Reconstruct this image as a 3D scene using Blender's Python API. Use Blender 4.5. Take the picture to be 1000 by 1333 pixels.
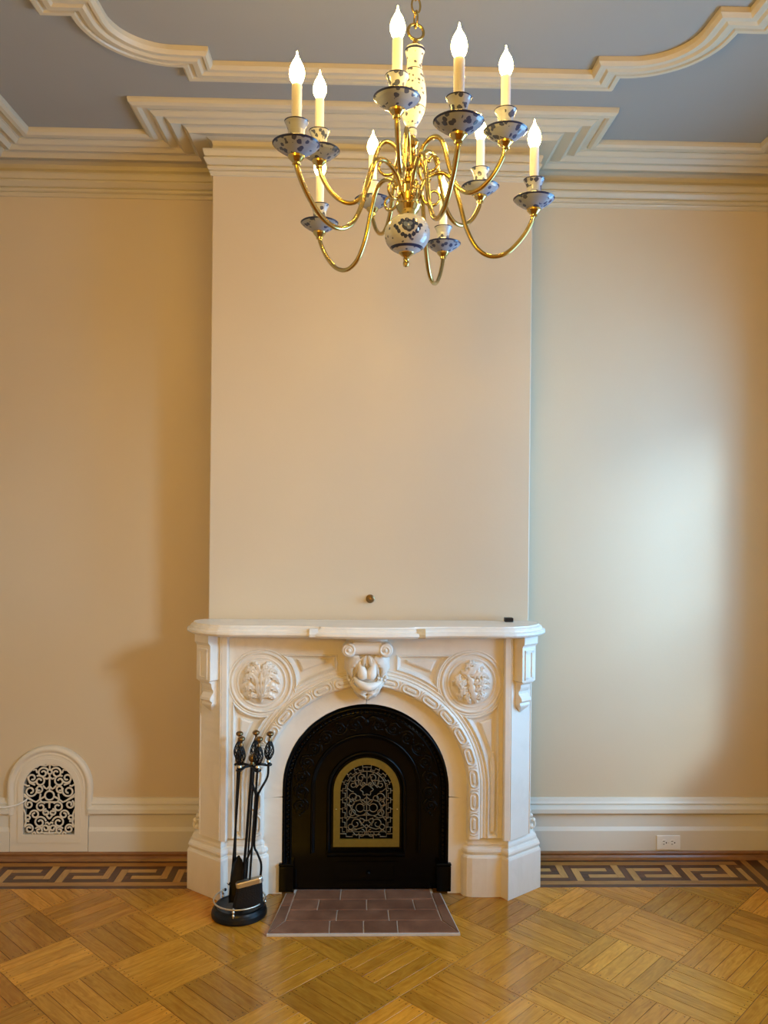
import bpy, math, random
from mathutils import Vector, Matrix
from mathutils.geometry import tessellate_polygon
random.seed(7)
PI = math.pi
SC = bpy.context.scene
COL = SC.collection
for o in list(bpy.data.objects):
    bpy.data.objects.remove(o, do_unlink=True)

# ------------------------------------------------------------------ camera
CAM_Y, CAM_Z, YAW, ROLL, FPX = -3.863, 1.6, 0.0282, 0.0096, 1085.0
cam_d = bpy.data.cameras.new('camera')
cam = bpy.data.objects.new('camera', cam_d)
COL.objects.link(cam)
_F = Vector((math.sin(YAW), math.cos(YAW), 0)); _R = Vector((math.cos(YAW), -math.sin(YAW), 0)); _U = Vector((0, 0, 1))
_X = _R * math.cos(ROLL) + _U * math.sin(ROLL); _Y = _U * math.cos(ROLL) - _R * math.sin(ROLL); _Z = -_F
cam.matrix_world = Matrix(((_X.x, _Y.x, _Z.x, 0), (_X.y, _Y.y, _Z.y, CAM_Y), (_X.z, _Y.z, _Z.z, CAM_Z), (0, 0, 0, 1)))
cam_d.sensor_fit = 'VERTICAL'; cam_d.sensor_height = 36.0; cam_d.lens = FPX / 1333.0 * 36.0
cam_d.clip_start = 0.05
SC.camera = cam

# ------------------------------------------------------------------ view, sky, daylight
SC.view_settings.view_transform = 'Standard'
SC.view_settings.look = 'None'
SC.view_settings.exposure = 0.0
SC.view_settings.gamma = 1.0
SC.view_settings.use_curve_mapping = False
world = bpy.data.worlds.new('sky'); SC.world = world
world.use_nodes = True
world.node_tree.nodes['Background'].inputs[0].default_value = (0.62, 0.78, 1.0, 1)
world.node_tree.nodes['Background'].inputs[1].default_value = 1.0

XL, XR, YF, ZC = -1.71, 2.01, -7.0, 3.22          # room
WT = 0.34                                           # outer wall thickness
# windows in the right wall: (y near back wall, y far, sill, head)
WIN = [(-0.56, -1.90, 0.80, 2.36), (-2.50, -3.70, 0.90, 2.93)]
DAY = [(82.0, (0.22, 0.57, 1.0)), (225.0, (0.60, 0.82, 1.0))]
# open sky seen through the first window
ya, yb, za, zb = WIN[0]
ld = bpy.data.lights.new('window_skylight', 'AREA'); ld.shape = 'RECTANGLE'; ld.size = abs(ya - yb) - 0.02; ld.size_y = zb - za - 0.02
ld.energy, ld.color = DAY[0]
lo = bpy.data.objects.new('window_skylight', ld); COL.objects.link(lo)
lo.matrix_world = Matrix(((0, 0, 1, XR + WT + 0.03), (-1, 0, 0, (ya + yb) / 2), (0, -1, 0, (za + zb) / 2), (0, 0, 0, 1)))
# the bright gap of sky above the street, which throws the shadows of mantel and chimney breast
ld = bpy.data.lights.new('street_skylight', 'AREA'); ld.shape = 'DISK'; ld.size = 1.1
ld.energy, ld.color = DAY[1]
lo = bpy.data.objects.new('street_skylight', ld); COL.objects.link(lo)
lo.location = (4.6, -5.4, 3.6)
lo.rotation_euler = (Vector((0.2, 0.0, 1.0)) - Vector(lo.location)).to_track_quat('-Z', 'Y').to_euler()
# warm fill lamp added unseen behind the camera, inferred from the warm lower walls
pd = bpy.data.lights.new('rear_fill_lamp', 'POINT'); pd.energy = 128.0; pd.color = (1.0, 0.56, 0.03); pd.shadow_soft_size = 0.22
po_ = bpy.data.objects.new('rear_fill_lamp', pd); COL.objects.link(po_); po_.location = (-0.80, -5.6, 2.2)
BULB_COL, BULB_W = (1.0, 0.62, 0.15), 150.0

# ------------------------------------------------------------------ materials
def nodes_of(name):
    m = bpy.data.materials.new(name); m.use_nodes = True
    nt = m.node_tree
    return m, nt, nt.nodes['Principled BSDF']
def N(nt, typ, **kw):
    n = nt.nodes.new(typ)
    for k, v in kw.items(): setattr(n, k, v)
    return n
def L(nt, a, b): nt.links.new(a, b)
def rgba(c): return (c[0], c[1], c[2], 1.0)
def setin(b, **kw):
    for k, v in kw.items():
        b.inputs[k.replace('_', ' ')].default_value = v
def mixc(nt, fac, a, b):
    n = N(nt, 'ShaderNodeMix', data_type='RGBA')
    for sock, val in ((n.inputs[0], fac), (n.inputs[6], a), (n.inputs[7], b)):
        if isinstance(val, (int, float)): sock.default_value = val
        elif isinstance(val, tuple): sock.default_value = rgba(val)
        else: L(nt, val, sock)
    return n.outputs[2]
def mth(nt, op, a, b=None, c=None):
    n = N(nt, 'ShaderNodeMath', operation=op)
    for i, val in enumerate((a, b, c)):
        if val is None: continue
        if isinstance(val, (int, float)): n.inputs[i].default_value = val
        else: L(nt, val, n.inputs[i])
    return n.outputs[0]
def ramp(nt, fac, stops):
    r = N(nt, 'ShaderNodeValToRGB')
    el = r.color_ramp.elements
    while len(el) < len(stops): el.new(0.5)
    for e, (p, c) in zip(el, stops):
        e.position = p; e.color = rgba(c)
    L(nt, fac, r.inputs[0]); return r.outputs[0]
def noise(nt, scale, detail=4, vec=None, rough=0.55, dist=0.0):
    n = N(nt, 'ShaderNodeTexNoise')
    n.inputs['Scale'].default_value = scale; n.inputs['Detail'].default_value = detail
    n.inputs['Roughness'].default_value = rough; n.inputs['Distortion'].default_value = dist
    if vec is not None: L(nt, vec, n.inputs['Vector'])
    return n.outputs[0]
def objco(nt, scale=(1, 1, 1)):
    t = N(nt, 'ShaderNodeTexCoord'); mp = N(nt, 'ShaderNodeMapping')
    mp.inputs['Scale'].default_value = scale
    L(nt, t.outputs['Object'], mp.inputs[0]); return mp.outputs[0]
def bump(nt, b, h, strength=0.1, dist=0.01):
    n = N(nt, 'ShaderNodeBump'); n.inputs['Strength'].default_value = strength; n.inputs['Distance'].default_value = dist
    L(nt, h, n.inputs['Height']); L(nt, n.outputs[0], b.inputs['Normal'])
def paint(name, c, rough=0.5, var=0.04, bs=0.05, scale=3.0, fine=90.0):
    m, nt, b = nodes_of(name)
    co = objco(nt)
    n1 = noise(nt, scale, 3, co)
    c2 = tuple(min(1, x * (1 - var)) for x in c); c3 = tuple(min(1, x * (1 + var)) for x in c)
    L(nt, mixc(nt, n1, c2, c3), b.inputs['Base Color'])
    setin(b, Roughness=rough)
    bump(nt, b, noise(nt, fine, 2, co), bs, 0.003)
    return m
M = {}
M['wall'] = paint('wall_paint', (0.68, 0.57, 0.415), 0.45, 0.025, 0.08)
M['ceiling'] = paint('ceiling_paint', (0.335, 0.335, 0.32), 0.6, 0.03, 0.05)
M['trim'] = paint('trim_paint', (0.62, 0.55, 0.41), 0.38, 0.03, 0.04)
M['base'] = paint('baseboard_paint', (0.74, 0.70, 0.62), 0.38, 0.03, 0.05)
M['vent'] = paint('vent_paint', (0.78, 0.72, 0.62), 0.4, 0.03, 0.05)
M['white'] = paint('white_plastic', (0.90, 0.90, 0.89), 0.35, 0.02, 0.0)
M['grout'] = paint('grout', (0.55, 0.50, 0.45), 0.85, 0.12, 0.3, 30)
M['dark'] = paint('grille_backing_black', (0.003, 0.003, 0.003), 0.9, 0.1, 0.0)  # near-black backing: the dark depth behind the grilles is put into its colour
M['dark'].node_tree.nodes['Principled BSDF'].inputs['Specular IOR Level'].default_value = 0.05

def marble_mat():
    m, nt, b = nodes_of('marble')
    co = objco(nt)
    n1 = noise(nt, 2.2, 8, co, 0.62, 1.2)
    vein = ramp(nt, n1, [(0.44, (0, 0, 0)), (0.5, (1, 1, 1)), (0.56, (0, 0, 0))])
    v2 = mth(nt, 'MULTIPLY', vein, 0.10)
    base = mixc(nt, noise(nt, 5, 5, co), (0.92, 0.875, 0.79), (0.85, 0.795, 0.70))
    c1 = mixc(nt, v2, base, (0.48, 0.43, 0.36))
    # grime near the floor, where shoes and mops reach
    sx = N(nt, 'ShaderNodeSeparateXYZ'); L(nt, co, sx.inputs[0])
    low = mth(nt, 'SUBTRACT', 1.0, mth(nt, 'MULTIPLY', sx.outputs[2], 4.5))
    st = mth(nt, 'MULTIPLY', mth(nt, 'MAXIMUM', low, 0.0), noise(nt, 14, 6, objco(nt, (1, 1, .35)), 0.7))
    c2 = mixc(nt, mth(nt, 'MULTIPLY', st, 0.45), c1, (0.42, 0.33, 0.22))
    L(nt, c2, b.inputs['Base Color'])
    setin(b, Roughness=0.38)
    bump(nt, b, noise(nt, 60, 3, co), 0.04, 0.003)
    return m
M['marble'] = marble_mat()
def simple(name, c, rough, metal=0.0, var=0.0, scale=20.0, bs=0.0):
    m, nt, b = nodes_of(name)
    co = objco(nt)
    n1 = noise(nt, scale, 3, co)
    L(nt, mixc(nt, n1, tuple(x * (1 - var) for x in c), tuple(min(1, x * (1 + var)) for x in c)), b.inputs['Base Color'])
    setin(b, Roughness=rough, Metallic=metal)
    if bs: bump(nt, b, n1, bs, 0.004)
    return m
M['iron'] = simple('black_enamelled_iron', (0.0012, 0.0012, 0.0014), 0.20, 0.0, 0.3, 40)
M['iron'].node_tree.nodes['Principled BSDF'].inputs['Specular IOR Level'].default_value = 0.16
M['iron_tool'] = simple('wrought_iron', (0.004, 0.0045, 0.005), 0.34, 0.0, 0.3, 60, 0.1)
M['iron_tool'].node_tree.nodes['Principled BSDF'].inputs['Specular IOR Level'].default_value = 0.3
M['brass'] = simple('polished_brass', (0.60, 0.46, 0.17), 0.18, 1.0, 0.06)
M['brass_old'] = simple('aged_brass', (0.24, 0.155, 0.07), 0.32, 1.0, 0.25, 50)
M['pewter'] = simple('worn_plated_metal', (0.70, 0.66, 0.56), 0.38, 1.0, 0.15, 40)
M['gold_paint'] = simple('gilt_grille_frame', (0.19, 0.125, 0.014), 0.5, 0.25, 0.2, 60, 0.3)
M['gold_wire'] = simple('gilt_grille_wire', (0.20, 0.155, 0.085), 0.45, 0.4, 0.15, 60)
M['bristle'] = simple('black_bristle', (0.003, 0.003, 0.004), 0.5, 0.0, 0.4, 200, 0.5)
M['bristle'].node_tree.nodes['Principled BSDF'].inputs['Specular IOR Level'].default_value = 0.3
M['sleeve'] = simple('white_candle_sleeve', (0.88, 0.90, 0.95), 0.4, 0.0, 0.03)
M['blue_rim'] = simple('cobalt_rim', (0.025, 0.035, 0.10), 0.2, 0.0, 0.2)
M['black_plastic'] = simple('black_plastic', (0.006, 0.006, 0.006), 0.4)
M['patch_white'] = simple('white_filler', (0.85, 0.82, 0.76), 0.6, 0.0, 0.08, 120)
M['patch_tan'] = simple('yellowed_filler', (0.66, 0.50, 0.28), 0.6, 0.0, 0.15, 120)
def tile_mat():
    m, nt, b = nodes_of('brown_quarry_tile')
    co = objco(nt, (14, 14, 14))
    oi = N(nt, 'ShaderNodeObjectInfo')
    n1 = noise(nt, 1.0, 5, co)
    c = ramp(nt, n1, [(0.3, (0.15, 0.062, 0.033)), (0.55, (0.205, 0.092, 0.050)), (0.8, (0.28, 0.135, 0.078))])
    hs = N(nt, 'ShaderNodeHueSaturation')
    L(nt, mth(nt, 'ADD', 0.85, mth(nt, 'MULTIPLY', oi.outputs['Random'], 0.3)), hs.inputs['Value'])
    L(nt, c, hs.inputs['Color']); L(nt, hs.outputs[0], b.inputs['Base Color'])
    setin(b, Roughness=0.42); bump(nt, b, n1, 0.15, 0.004); return m
M['tile'] = tile_mat()
def wood_mat(name, dark, light, nails=False, rough=0.26, vary=0.35, grain=1.0):
    m, nt, b = nodes_of(name)
    oi = N(nt, 'ShaderNodeObjectInfo')
    t = N(nt, 'ShaderNodeTexCoord')
    off = N(nt, 'ShaderNodeVectorMath', operation='ADD')
    mp = N(nt, 'ShaderNodeMapping'); mp.inputs['Scale'].default_value = (5 * grain, 70 * grain, 70 * grain)
    cb = N(nt, 'ShaderNodeCombineXYZ')
    r = mth(nt, 'MULTIPLY', oi.outputs['Random'], 37.0)
    L(nt, r, cb.inputs[0]); L(nt, r, cb.inputs[1])
    L(nt, t.outputs['Object'], off.inputs[0]); L(nt, cb.outputs[0], off.inputs[1])
    L(nt, off.outputs[0], mp.inputs[0])
    g = noise(nt, 1.0, 6, mp.outputs[0], 0.65, 0.8)
    mp2 = N(nt, 'ShaderNodeMapping'); mp2.inputs['Scale'].default_value = (9, 34, 30)
    L(nt, off.outputs[0], mp2.inputs[0])
    g2 = noise(nt, 1.0, 2, mp2.outputs[0], 0.5, 2.0)
    f = mth(nt, 'ADD', mth(nt, 'MULTIPLY', g, 0.6), mth(nt, 'MULTIPLY', g2, 0.4))
    c = ramp(nt, f, [(0.32, dark), (0.62, light)])
    hs = N(nt, 'ShaderNodeHueSaturation')
    L(nt, mth(nt, 'ADD', 1 - vary / 2, mth(nt, 'MULTIPLY', oi.outputs['Random'], vary)), hs.inputs['Value'])
    L(nt, c, hs.inputs['Color'])
    out = hs.outputs[0]
    if nails:
        mul = N(nt, 'ShaderNodeMix', data_type='RGBA', blend_type='MULTIPLY'); mul.inputs[0].default_value = 1.0
        L(nt, out, mul.inputs[6]); L(nt, oi.outputs['Color'], mul.inputs[7]); out = mul.outputs[2]
        sx = N(nt, 'ShaderNodeSeparateXYZ'); L(nt, t.outputs['Object'], sx.inputs[0])
        ax = mth(nt, 'SUBTRACT', mth(nt, 'ABSOLUTE', sx.outputs[0]), 0.128)
        ay = mth(nt, 'SUBTRACT', mth(nt, 'ABSOLUTE', sx.outputs[1]), 0.014)
        d = mth(nt, 'SQRT', mth(nt, 'ADD', mth(nt, 'MULTIPLY', ax, ax), mth(nt, 'MULTIPLY', ay, ay)))
        dot = mth(nt, 'LESS_THAN', d, 0.0023)
        out = mixc(nt, mth(nt, 'MULTIPLY', dot, 0.85), out, (0.035, 0.018, 0.008))
    L(nt, out, b.inputs['Base Color'])
    setin(b, Roughness=rough); bump(nt, b, f, 0.06, 0.002)
    return m
M['oak'] = wood_mat('oak_parquet', (0.44, 0.165, 0.012), (0.66, 0.30, 0.030), True, 0.20, 0.30)
M['oak_strip'] = wood_mat('oak_border', (0.30, 0.13, 0.028), (0.44, 0.215, 0.055), False, 0.28, 0.2)
M['oak_light'] = wood_mat('maple_inlay', (0.42, 0.21, 0.055), (0.58, 0.32, 0.095), False, 0.28, 0.25)
M['walnut'] = wood_mat('walnut_inlay', (0.060, 0.019, 0.007), (0.115, 0.040, 0.015), False, 0.28, 0.4)
M['shoe'] = wood_mat('shoe_moulding_wood', (0.20, 0.085, 0.028), (0.32, 0.15, 0.05), False, 0.3, 0.1)
M['joint'] = simple('floor_joint', (0.035, 0.018, 0.008), 0.7, 0, 0.2)

def porcelain(name, scale, amount, tint=(0.80, 0.82, 0.86), flower=None):
    """white glaze with cobalt flower sprigs; flower = (centre, list of (dir, radius, dark))"""
    m, nt, b = nodes_of(name)
    co = objco(nt)
    ds = N(nt, 'ShaderNodeVectorMath', operation='ADD')
    nz = N(nt, 'ShaderNodeTexNoise'); nz.inputs['Scale'].default_value = 120
    L(nt, co, nz.inputs['Vector'])
    sc = N(nt, 'ShaderNodeVectorMath', operation='SCALE'); sc.inputs['Scale'].default_value = 0.006
    L(nt, nz.outputs['Color'], sc.inputs[0]); L(nt, co, ds.inputs[0]); L(nt, sc.outputs[0], ds.inputs[1])
    v = N(nt, 'ShaderNodeTexVoronoi'); v.inputs['Scale'].default_value = scale
    L(nt, ds.outputs[0], v.inputs['Vector'])
    spot = mth(nt, 'LESS_THAN', v.outputs['Distance'], amount)
    big = noise(nt, scale * 0.28, 1, co)
    mask = mth(nt, 'MULTIPLY', spot, mth(nt, 'GREATER_THAN', big, 0.42))
    wash = mixc(nt, noise(nt, 22, 2, co), tint, tuple(x * 0.88 for x in tint))
    c = mixc(nt, mth(nt, 'MULTIPLY', mask, 0.9), wash, (0.035, 0.05, 0.13))
    if flower:
        ctr, dots = flower
        sub = N(nt, 'ShaderNodeVectorMath', operation='SUBTRACT'); sub.inputs[1].default_value = ctr
        L(nt, ds.outputs[0], sub.inputs[0])
        nrm = N(nt, 'ShaderNodeVectorMath', operation='NORMALIZE'); L(nt, sub.outputs[0], nrm.inputs[0])
        for d, r, colr in dots:
            dd = Vector(d).normalized()
            dist = N(nt, 'ShaderNodeVectorMath', operation='DISTANCE'); dist.inputs[1].default_value = dd
            L(nt, nrm.outputs[0], dist.inputs[0])
            c = mixc(nt, mth(nt, 'LESS_THAN', dist.outputs['Value'], r), c, colr)
    L(nt, c, b.inputs['Base Color'])
    setin(b, Roughness=0.12)
    return m
M['china'] = porcelain('delft_porcelain', 72, 0.42, (0.50, 0.55, 0.65))
M['china_plate_shaded'] = porcelain('delft_porcelain_plate_shaded', 70, 0.40, (0.33, 0.38, 0.48))  # darker tint: the shade on the undersides of the plates is painted in
def emit(name, c, s):
    m, nt, b = nodes_of(name)
    lw = N(nt, 'ShaderNodeLayerWeight'); lw.inputs[0].default_value = 0.35
    L(nt, mixc(nt, 0.0, c, c), b.inputs['Emission Color'])
    setin(b, Emission_Strength=s, Roughness=0.2); b.inputs['Base Color'].default_value = (0.9, 0.85, 0.7, 1)
    return m
M['bulb'] = emit('lit_flame_bulb', BULB_COL, BULB_W)

# ------------------------------------------------------------------ mesh helpers
class MB:
    def __init__(s): s.v = []; s.f = []; s.m = []; s.s = []
    def add(s, vs, fs, m=0, smooth=False):
        o = len(s.v); s.v += [tuple(p) for p in vs]
        for f in fs: s.f.append([i + o for i in f]); s.m.append(m); s.s.append(smooth)
    def box(s, x0, x1, y0, y1, z0, z1, ch=0.0, m=0):
        x0, x1 = min(x0, x1), max(x0, x1); y0, y1 = min(y0, y1), max(y0, y1)
        if ch <= 0:
            vs = [(x, y, z) for z in (z0, z1) for x, y in ((x0, y0), (x1, y0), (x1, y1), (x0, y1))]
            s.add(vs, [(3, 2, 1, 0), (4, 5, 6, 7), (0, 1, 5, 4), (1, 2, 6, 5), (2, 3, 7, 6), (3, 0, 4, 7)], m)
        else:
            c = ch
            def ring(i, z): return [(x0 + i, y0 + i, z), (x1 - i, y0 + i, z), (x1 - i, y1 - i, z), (x0 + i, y1 - i, z)]
            s.loft([ring(c, z0), ring(0, z0 + c), ring(0, z1 - c), ring(c, z1)], m=m)
    def loft(s, loops, cap=True, m=0, smooth=False, closed_path=False):
        n = len(loops[0]); vs = [p for lp in loops for p in lp]; fs = []
        K = len(loops)
        for k in range(K if closed_path else K - 1):
            a = k * n; b = ((k + 1) % K) * n
            for i in range(n):
                j = (i + 1) % n
                fs.append((a + i, a + j, b + j, b + i))
        s.add(vs, fs, m, smooth)
        if cap and not closed_path:
            s.poly(loops[0], True, m); s.poly(loops[-1], False, m)
    def poly(s, loop, flip=False, m=0):
        tr = tessellate_polygon([[Vector(p) for p in loop]])
        s.add(loop, [t if not flip else t[::-1] for t in tr], m)
    def prism(s, loops, y0, y1, m=0, mp=None):
        """loops of (x,z): outer first then holes; extruded y0 (front) to y1"""
        mp = mp or (lambda x, y, z: (x, y, z))
        tr = tessellate_polygon([[Vector((a, b, 0)) for a, b in lp] for lp in loops])
        flat = [p for lp in loops for p in lp]; n = len(flat)
        vs = [mp(a, y0, b) for a, b in flat] + [mp(a, y1, b) for a, b in flat]
        fs = [t for t in tr] + [tuple(i + n for i in t[::-1]) for t in tr]
        o = 0
        for lp in loops:
            k = len(lp)
            for i in range(k):
                j = (i + 1) % k
                fs.append((o + i, o + j, n + o + j, n + o + i))
            o += k
        s.add(vs, fs, m)
    def lathe(s, prof, c=(0, 0, 0), seg=24, mf=None, smooth=True, lean=(0, 0)):
        vs = []; fs = []; K = len(prof)
        for r, z in prof:
            for i in range(seg):
                a = 2 * PI * i / seg
                vs.append((c[0] + r * math.cos(a) + lean[0] * z, c[1] + r * math.sin(a) + lean[1] * z, c[2] + z))
        for k in range(K - 1):
            q = [(k * seg + i, k * seg + (i + 1) % seg, (k + 1) * seg + (i + 1) % seg, (k + 1) * seg + i) for i in range(seg)]
            s.add(vs[k * seg:(k + 2) * seg], [(i, (i + 1) % seg, seg + (i + 1) % seg, seg + i) for i in range(seg)], mf(k) if mf else 0, smooth)
        s.add(vs[:seg], [tuple(range(seg))[::-1]], mf(0) if mf else 0)
        s.add(vs[-seg:], [tuple(range(seg))], mf(K - 2) if mf else 0)
    def tube(s, path, r, seg=8, closed=False, m=0, flat=None, smooth=True):
        P = [Vector(p) for p in path]; n = len(P)
        rs = r if isinstance(r, (list, tuple)) else [r] * n
        T = []
        for i in range(n):
            a = P[(i - 1) % n] if (closed or i > 0) else P[i]
            b = P[(i + 1) % n] if (closed or i < n - 1) else P[i]
            d = b - a
            T.append(d.normalized() if d.length > 1e-9 else Vector((0, 0, 1)))
        up = Vector(flat) if flat else (Vector((0, 1, 0)) if abs(T[0].y) < 0.8 else Vector((0, 0, 1)))
        Nn = (up - T[0] * up.dot(T[0])).normalized()
        loops = []
        for i in range(n):
            base = up if flat else Nn
            Nn = base - T[i] * base.dot(T[i])
            Nn = Nn.normalized() if Nn.length > 1e-6 else Vector((1, 0, 0))
            B = T[i].cross(Nn)
            k = FLAT if flat else 1.0
            loops.append([tuple(P[i] + Nn * (rs[i] * k * math.cos(2 * PI * j / seg)) + B * (rs[i] * math.sin(2 * PI * j / seg))) for j in range(seg)])
        s.loft(loops, not closed, m, smooth, closed)
    def ell(s, c, r, seg=12, rings=8, rot=None, m=0):
        c = Vector(c); vs = []; fs = []
        for k in range(1, rings):
            t = PI * k / rings
            for i in range(seg):
                a = 2 * PI * i / seg
                p = Vector((r[0] * math.sin(t) * math.cos(a), r[1] * math.sin(t) * math.sin(a), r[2] * math.cos(t)))
                vs.append(tuple(c + (rot @ p if rot else p)))
        top = len(vs); q = Vector((0, 0, r[2]))
        vs.append(tuple(c + (rot @ q if rot else q))); vs.append(tuple(c - (rot @ q if rot else q)))
        for k in range(rings - 2):
            for i in range(seg):
                j = (i + 1) % seg
                fs.append((k * seg + i, (k + 1) * seg + i, (k + 1) * seg + j, k * seg + j))
        for i in range(seg):
            j = (i + 1) % seg
            fs.append((top, i, j)); fs.append((top + 1, (rings - 2) * seg + j, (rings - 2) * seg + i))
        s.add(vs, fs, m, True)
    def grid(s, rows, m=0, smooth=True):
        n = len(rows[0]); vs = [p for r in rows for p in r]
        fs = [(k * n + i, k * n + i + 1, (k + 1) * n + i + 1, (k + 1) * n + i) for k in range(len(rows) - 1) for i in range(n - 1)]
        s.add(vs, fs, m, smooth)
    def mesh(s, name, mats):
        me = bpy.data.meshes.new(name); me.from_pydata(s.v, [], s.f)
        for mt in (mats if isinstance(mats, (list, tuple)) else [mats]): me.materials.append(M[mt] if isinstance(mt, str) else mt)
        me.polygons.foreach_set('material_index', s.m); me.polygons.foreach_set('use_smooth', s.s)
        me.update(); return me
    def build(s, name, mats, parent=None, bevel=0.0):
        return link(name, s.mesh(name, mats), parent, bevel)
FLAT = 0.6
ROOTLOC = {}
def link(name, me, parent=None, bevel=0.0, loc=None, rz=0.0):
    o = bpy.data.objects.new(name, me); COL.objects.link(o)
    if loc is not None: o.location = loc; o.rotation_euler = (0, 0, rz)
    if parent is not None:
        o.parent = parent
        if parent.name in ROOTLOC: o.matrix_parent_inverse = Matrix.Translation(-ROOTLOC[parent.name])
    if bevel:
        md = o.modifiers.new('edge', 'BEVEL'); md.width = bevel; md.segments = 2; md.limit_method = 'ANGLE'; md.angle_limit = 0.7
    return o
def tag(o, label, cat, group=None):
    o['label'] = label; o['category'] = cat
    if group: o['group'] = group
    return o
def thing(name, label, cat, loc, group=None):
    o = bpy.data.objects.new(name, None); COL.objects.link(o); o.location = loc; o.empty_display_size = 0.05
    ROOTLOC[o.name] = Vector(loc)
    return tag(o, label, cat, group)
def struct(o): o['kind'] = 'structure'; return o
def crom(pts, n=6):
    P = [Vector(p) for p in pts]; P = [P[0] * 2 - P[1]] + P + [P[-1] * 2 - P[-2]]; out = []
    for i in range(1, len(P) - 2):
        a, b, c, d = P[i - 1:i + 3]
        for k in range(n):
            t = k / n
            out.append(0.5 * ((2 * b) + (c - a) * t + (2 * a - 5 * b + 4 * c - d) * t * t + (-a + 3 * b - 3 * c + d) * t ** 3))
    out.append(P[-2]); return out
def arc(cx, cz, r, a0, a1, n=16):
    return [(cx + r * math.cos(math.radians(a0 + (a1 - a0) * i / n)), cz + r * math.sin(math.radians(a0 + (a1 - a0) * i / n))) for i in range(n + 1)]
def offset_loop(pl, d, closed=True):
    """mitred inward offset of a polygon listed counter-clockwise (2D)"""
    n = len(pl); out = []
    for i in range(n):
        p = Vector(pl[i]); a = Vector(pl[i - 1]) if (closed or i > 0) else None; b = Vector(pl[(i + 1) % n]) if (closed or i < n - 1) else None
        n1 = n2 = None
        if a is not None and (p - a).length > 1e-9: e = (p - a).normalized(); n1 = Vector((-e.y, e.x))
        if b is not None and (b - p).length > 1e-9: e = (b - p).normalized(); n2 = Vector((-e.y, e.x))
        if n1 is None: n1 = n2
        if n2 is None: n2 = n1
        k = (n1 + n2) / max(0.25, 1 + n1.dot(n2))
        out.append(tuple(p + k * d))
    return out
def sweep_profile(mb, path, prof, closed=False, m=0):
    """path (x,y) with the room on its left; prof list of (projection, z)"""
    cols = [offset_loop(path, p, closed) for p, z in prof]
    n = len(path); K = len(prof)
    vs = [(cols[k][i][0], cols[k][i][1], prof[k][1]) for i in range(n) for k in range(K)]
    fs = []
    for i in range(n if closed else n - 1):
        j = (i + 1) % n
        for k in range(K - 1): fs.append((i * K + k, j * K + k, j * K + k + 1, i * K + k + 1))
    mb.add(vs, fs, m)
    if not closed:
        mb.poly([vs[k] for k in range(K)], True, m); mb.poly([vs[(n - 1) * K + k] for k in range(K)], False, m)
def U_arch(cx, hw, zb, zs, n=28, zb2=None):
    """arched outline: bottom-right, up, over, down to bottom-left"""
    return [(cx + hw, zb)] + arc(cx, zs, hw, 0, 180, n) + [(cx - hw, zb)]
def leaf(mb, path, width, height, y0, lobes=5, base=None, taper=0.75, n=20, edge=0.3):
    """raised carved leaf lying on plane y=y0 (front is -y); path of (x,z)"""
    P = crom([(x, z, 0) for x, z in path], max(2, n // (len(path) - 1)))
    rows = []; K = len(P) - 1
    for i, p in enumerate(P):
        t = i / K
        d = (P[min(i + 1, K)] - P[max(i - 1, 0)]).normalized(); q = Vector((-d.y, d.x, 0))
        w = width * (math.sin(PI * min(1, (0.06 + 0.94 * t) ** taper)) ** 0.8)
        w *= 1 + edge * (2 * abs((t * lobes) % 1 - 0.5) - 0.5)
        w = max(w, width * 0.03)
        row = []
        for u, h in ((-1, -0.25), (-0.8, 0.45), (-0.4, 1.0), (0, 0.62), (0.4, 1.0), (0.8, 0.45), (1, -0.25)):
            c = p + q * (w * u)
            hh = height * h * (0.45 + 0.55 * math.sin(PI * min(1, t * 0.85 + 0.12)))
            b0 = base(c.x, c.y) if base else 0.0
            row.append((c.x, y0 - b0 - hh, c.y))
        rows.append(row)
    mb.grid(rows)
def spiral(cx, cz, r0, r1, a0, turns, n=18):
    return [(cx + (r0 + (r1 - r0) * i / n) * math.cos(math.radians(a0 + 360 * turns * i / n)), cz + (r0 + (r1 - r0) * i / n) * math.sin(math.radians(a0 + 360 * turns * i / n))) for i in range(n + 1)]

# ------------------------------------------------------------------ room shell
BX0, BX1, BY = -0.645, 0.73, -0.285                    # chimney breast
VCX = -1.406                                            # vent centre
mb = MB()                                               # back wall, with the vent opening
mb.prism([[(XL, 0), (XR, 0), (XR, ZC), (XL, ZC)], U_arch(VCX, 0.122, 0.112, 0.320, 16)[::-1]], 0, 0.06)
struct(mb.build('wall_back', 'wall'))
mb = MB(); mb.box(VCX - .14, VCX + .14, 0.062, 0.2, 0.05, 0.47)
mb = MB(); mb.box(BX0, BX1, BY, 0.0, 0, ZC); struct(mb.build('wall_chimney', 'wall', None, 0.004))
mb = MB(); mb.box(XL - WT, XL, YF, 0.06, 0, ZC); struct(mb.build('wall_left', 'wall'))
mb = MB(); mb.box(XL - WT, XR + WT, YF - 0.2, YF, 0, ZC); struct(mb.build('wall_front', 'wall'))
mb = MB()
holes = [[(ya, za), (ya, zb), (yb, zb), (yb, za)] for ya, yb, za, zb in WIN]
ya, yb, za, zb = WIN[1]
holes[1] = [(ya, za), (ya, zb + .09)] + [(-2.98 - .12 * math.sin(t), zb + .09 * math.cos(t)) for t in (0, .35, .7, 1.05, 1.3, PI / 2)] + [(yb, zb), (yb, za)]
mb.prism([[(YF, 0), (0.06, 0), (0.06, ZC), (YF, ZC)]] + holes, XR, XR + WT, mp=lambda x, y, z: (y, x, z))
struct(mb.build('wall_right', 'wall'))
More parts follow.
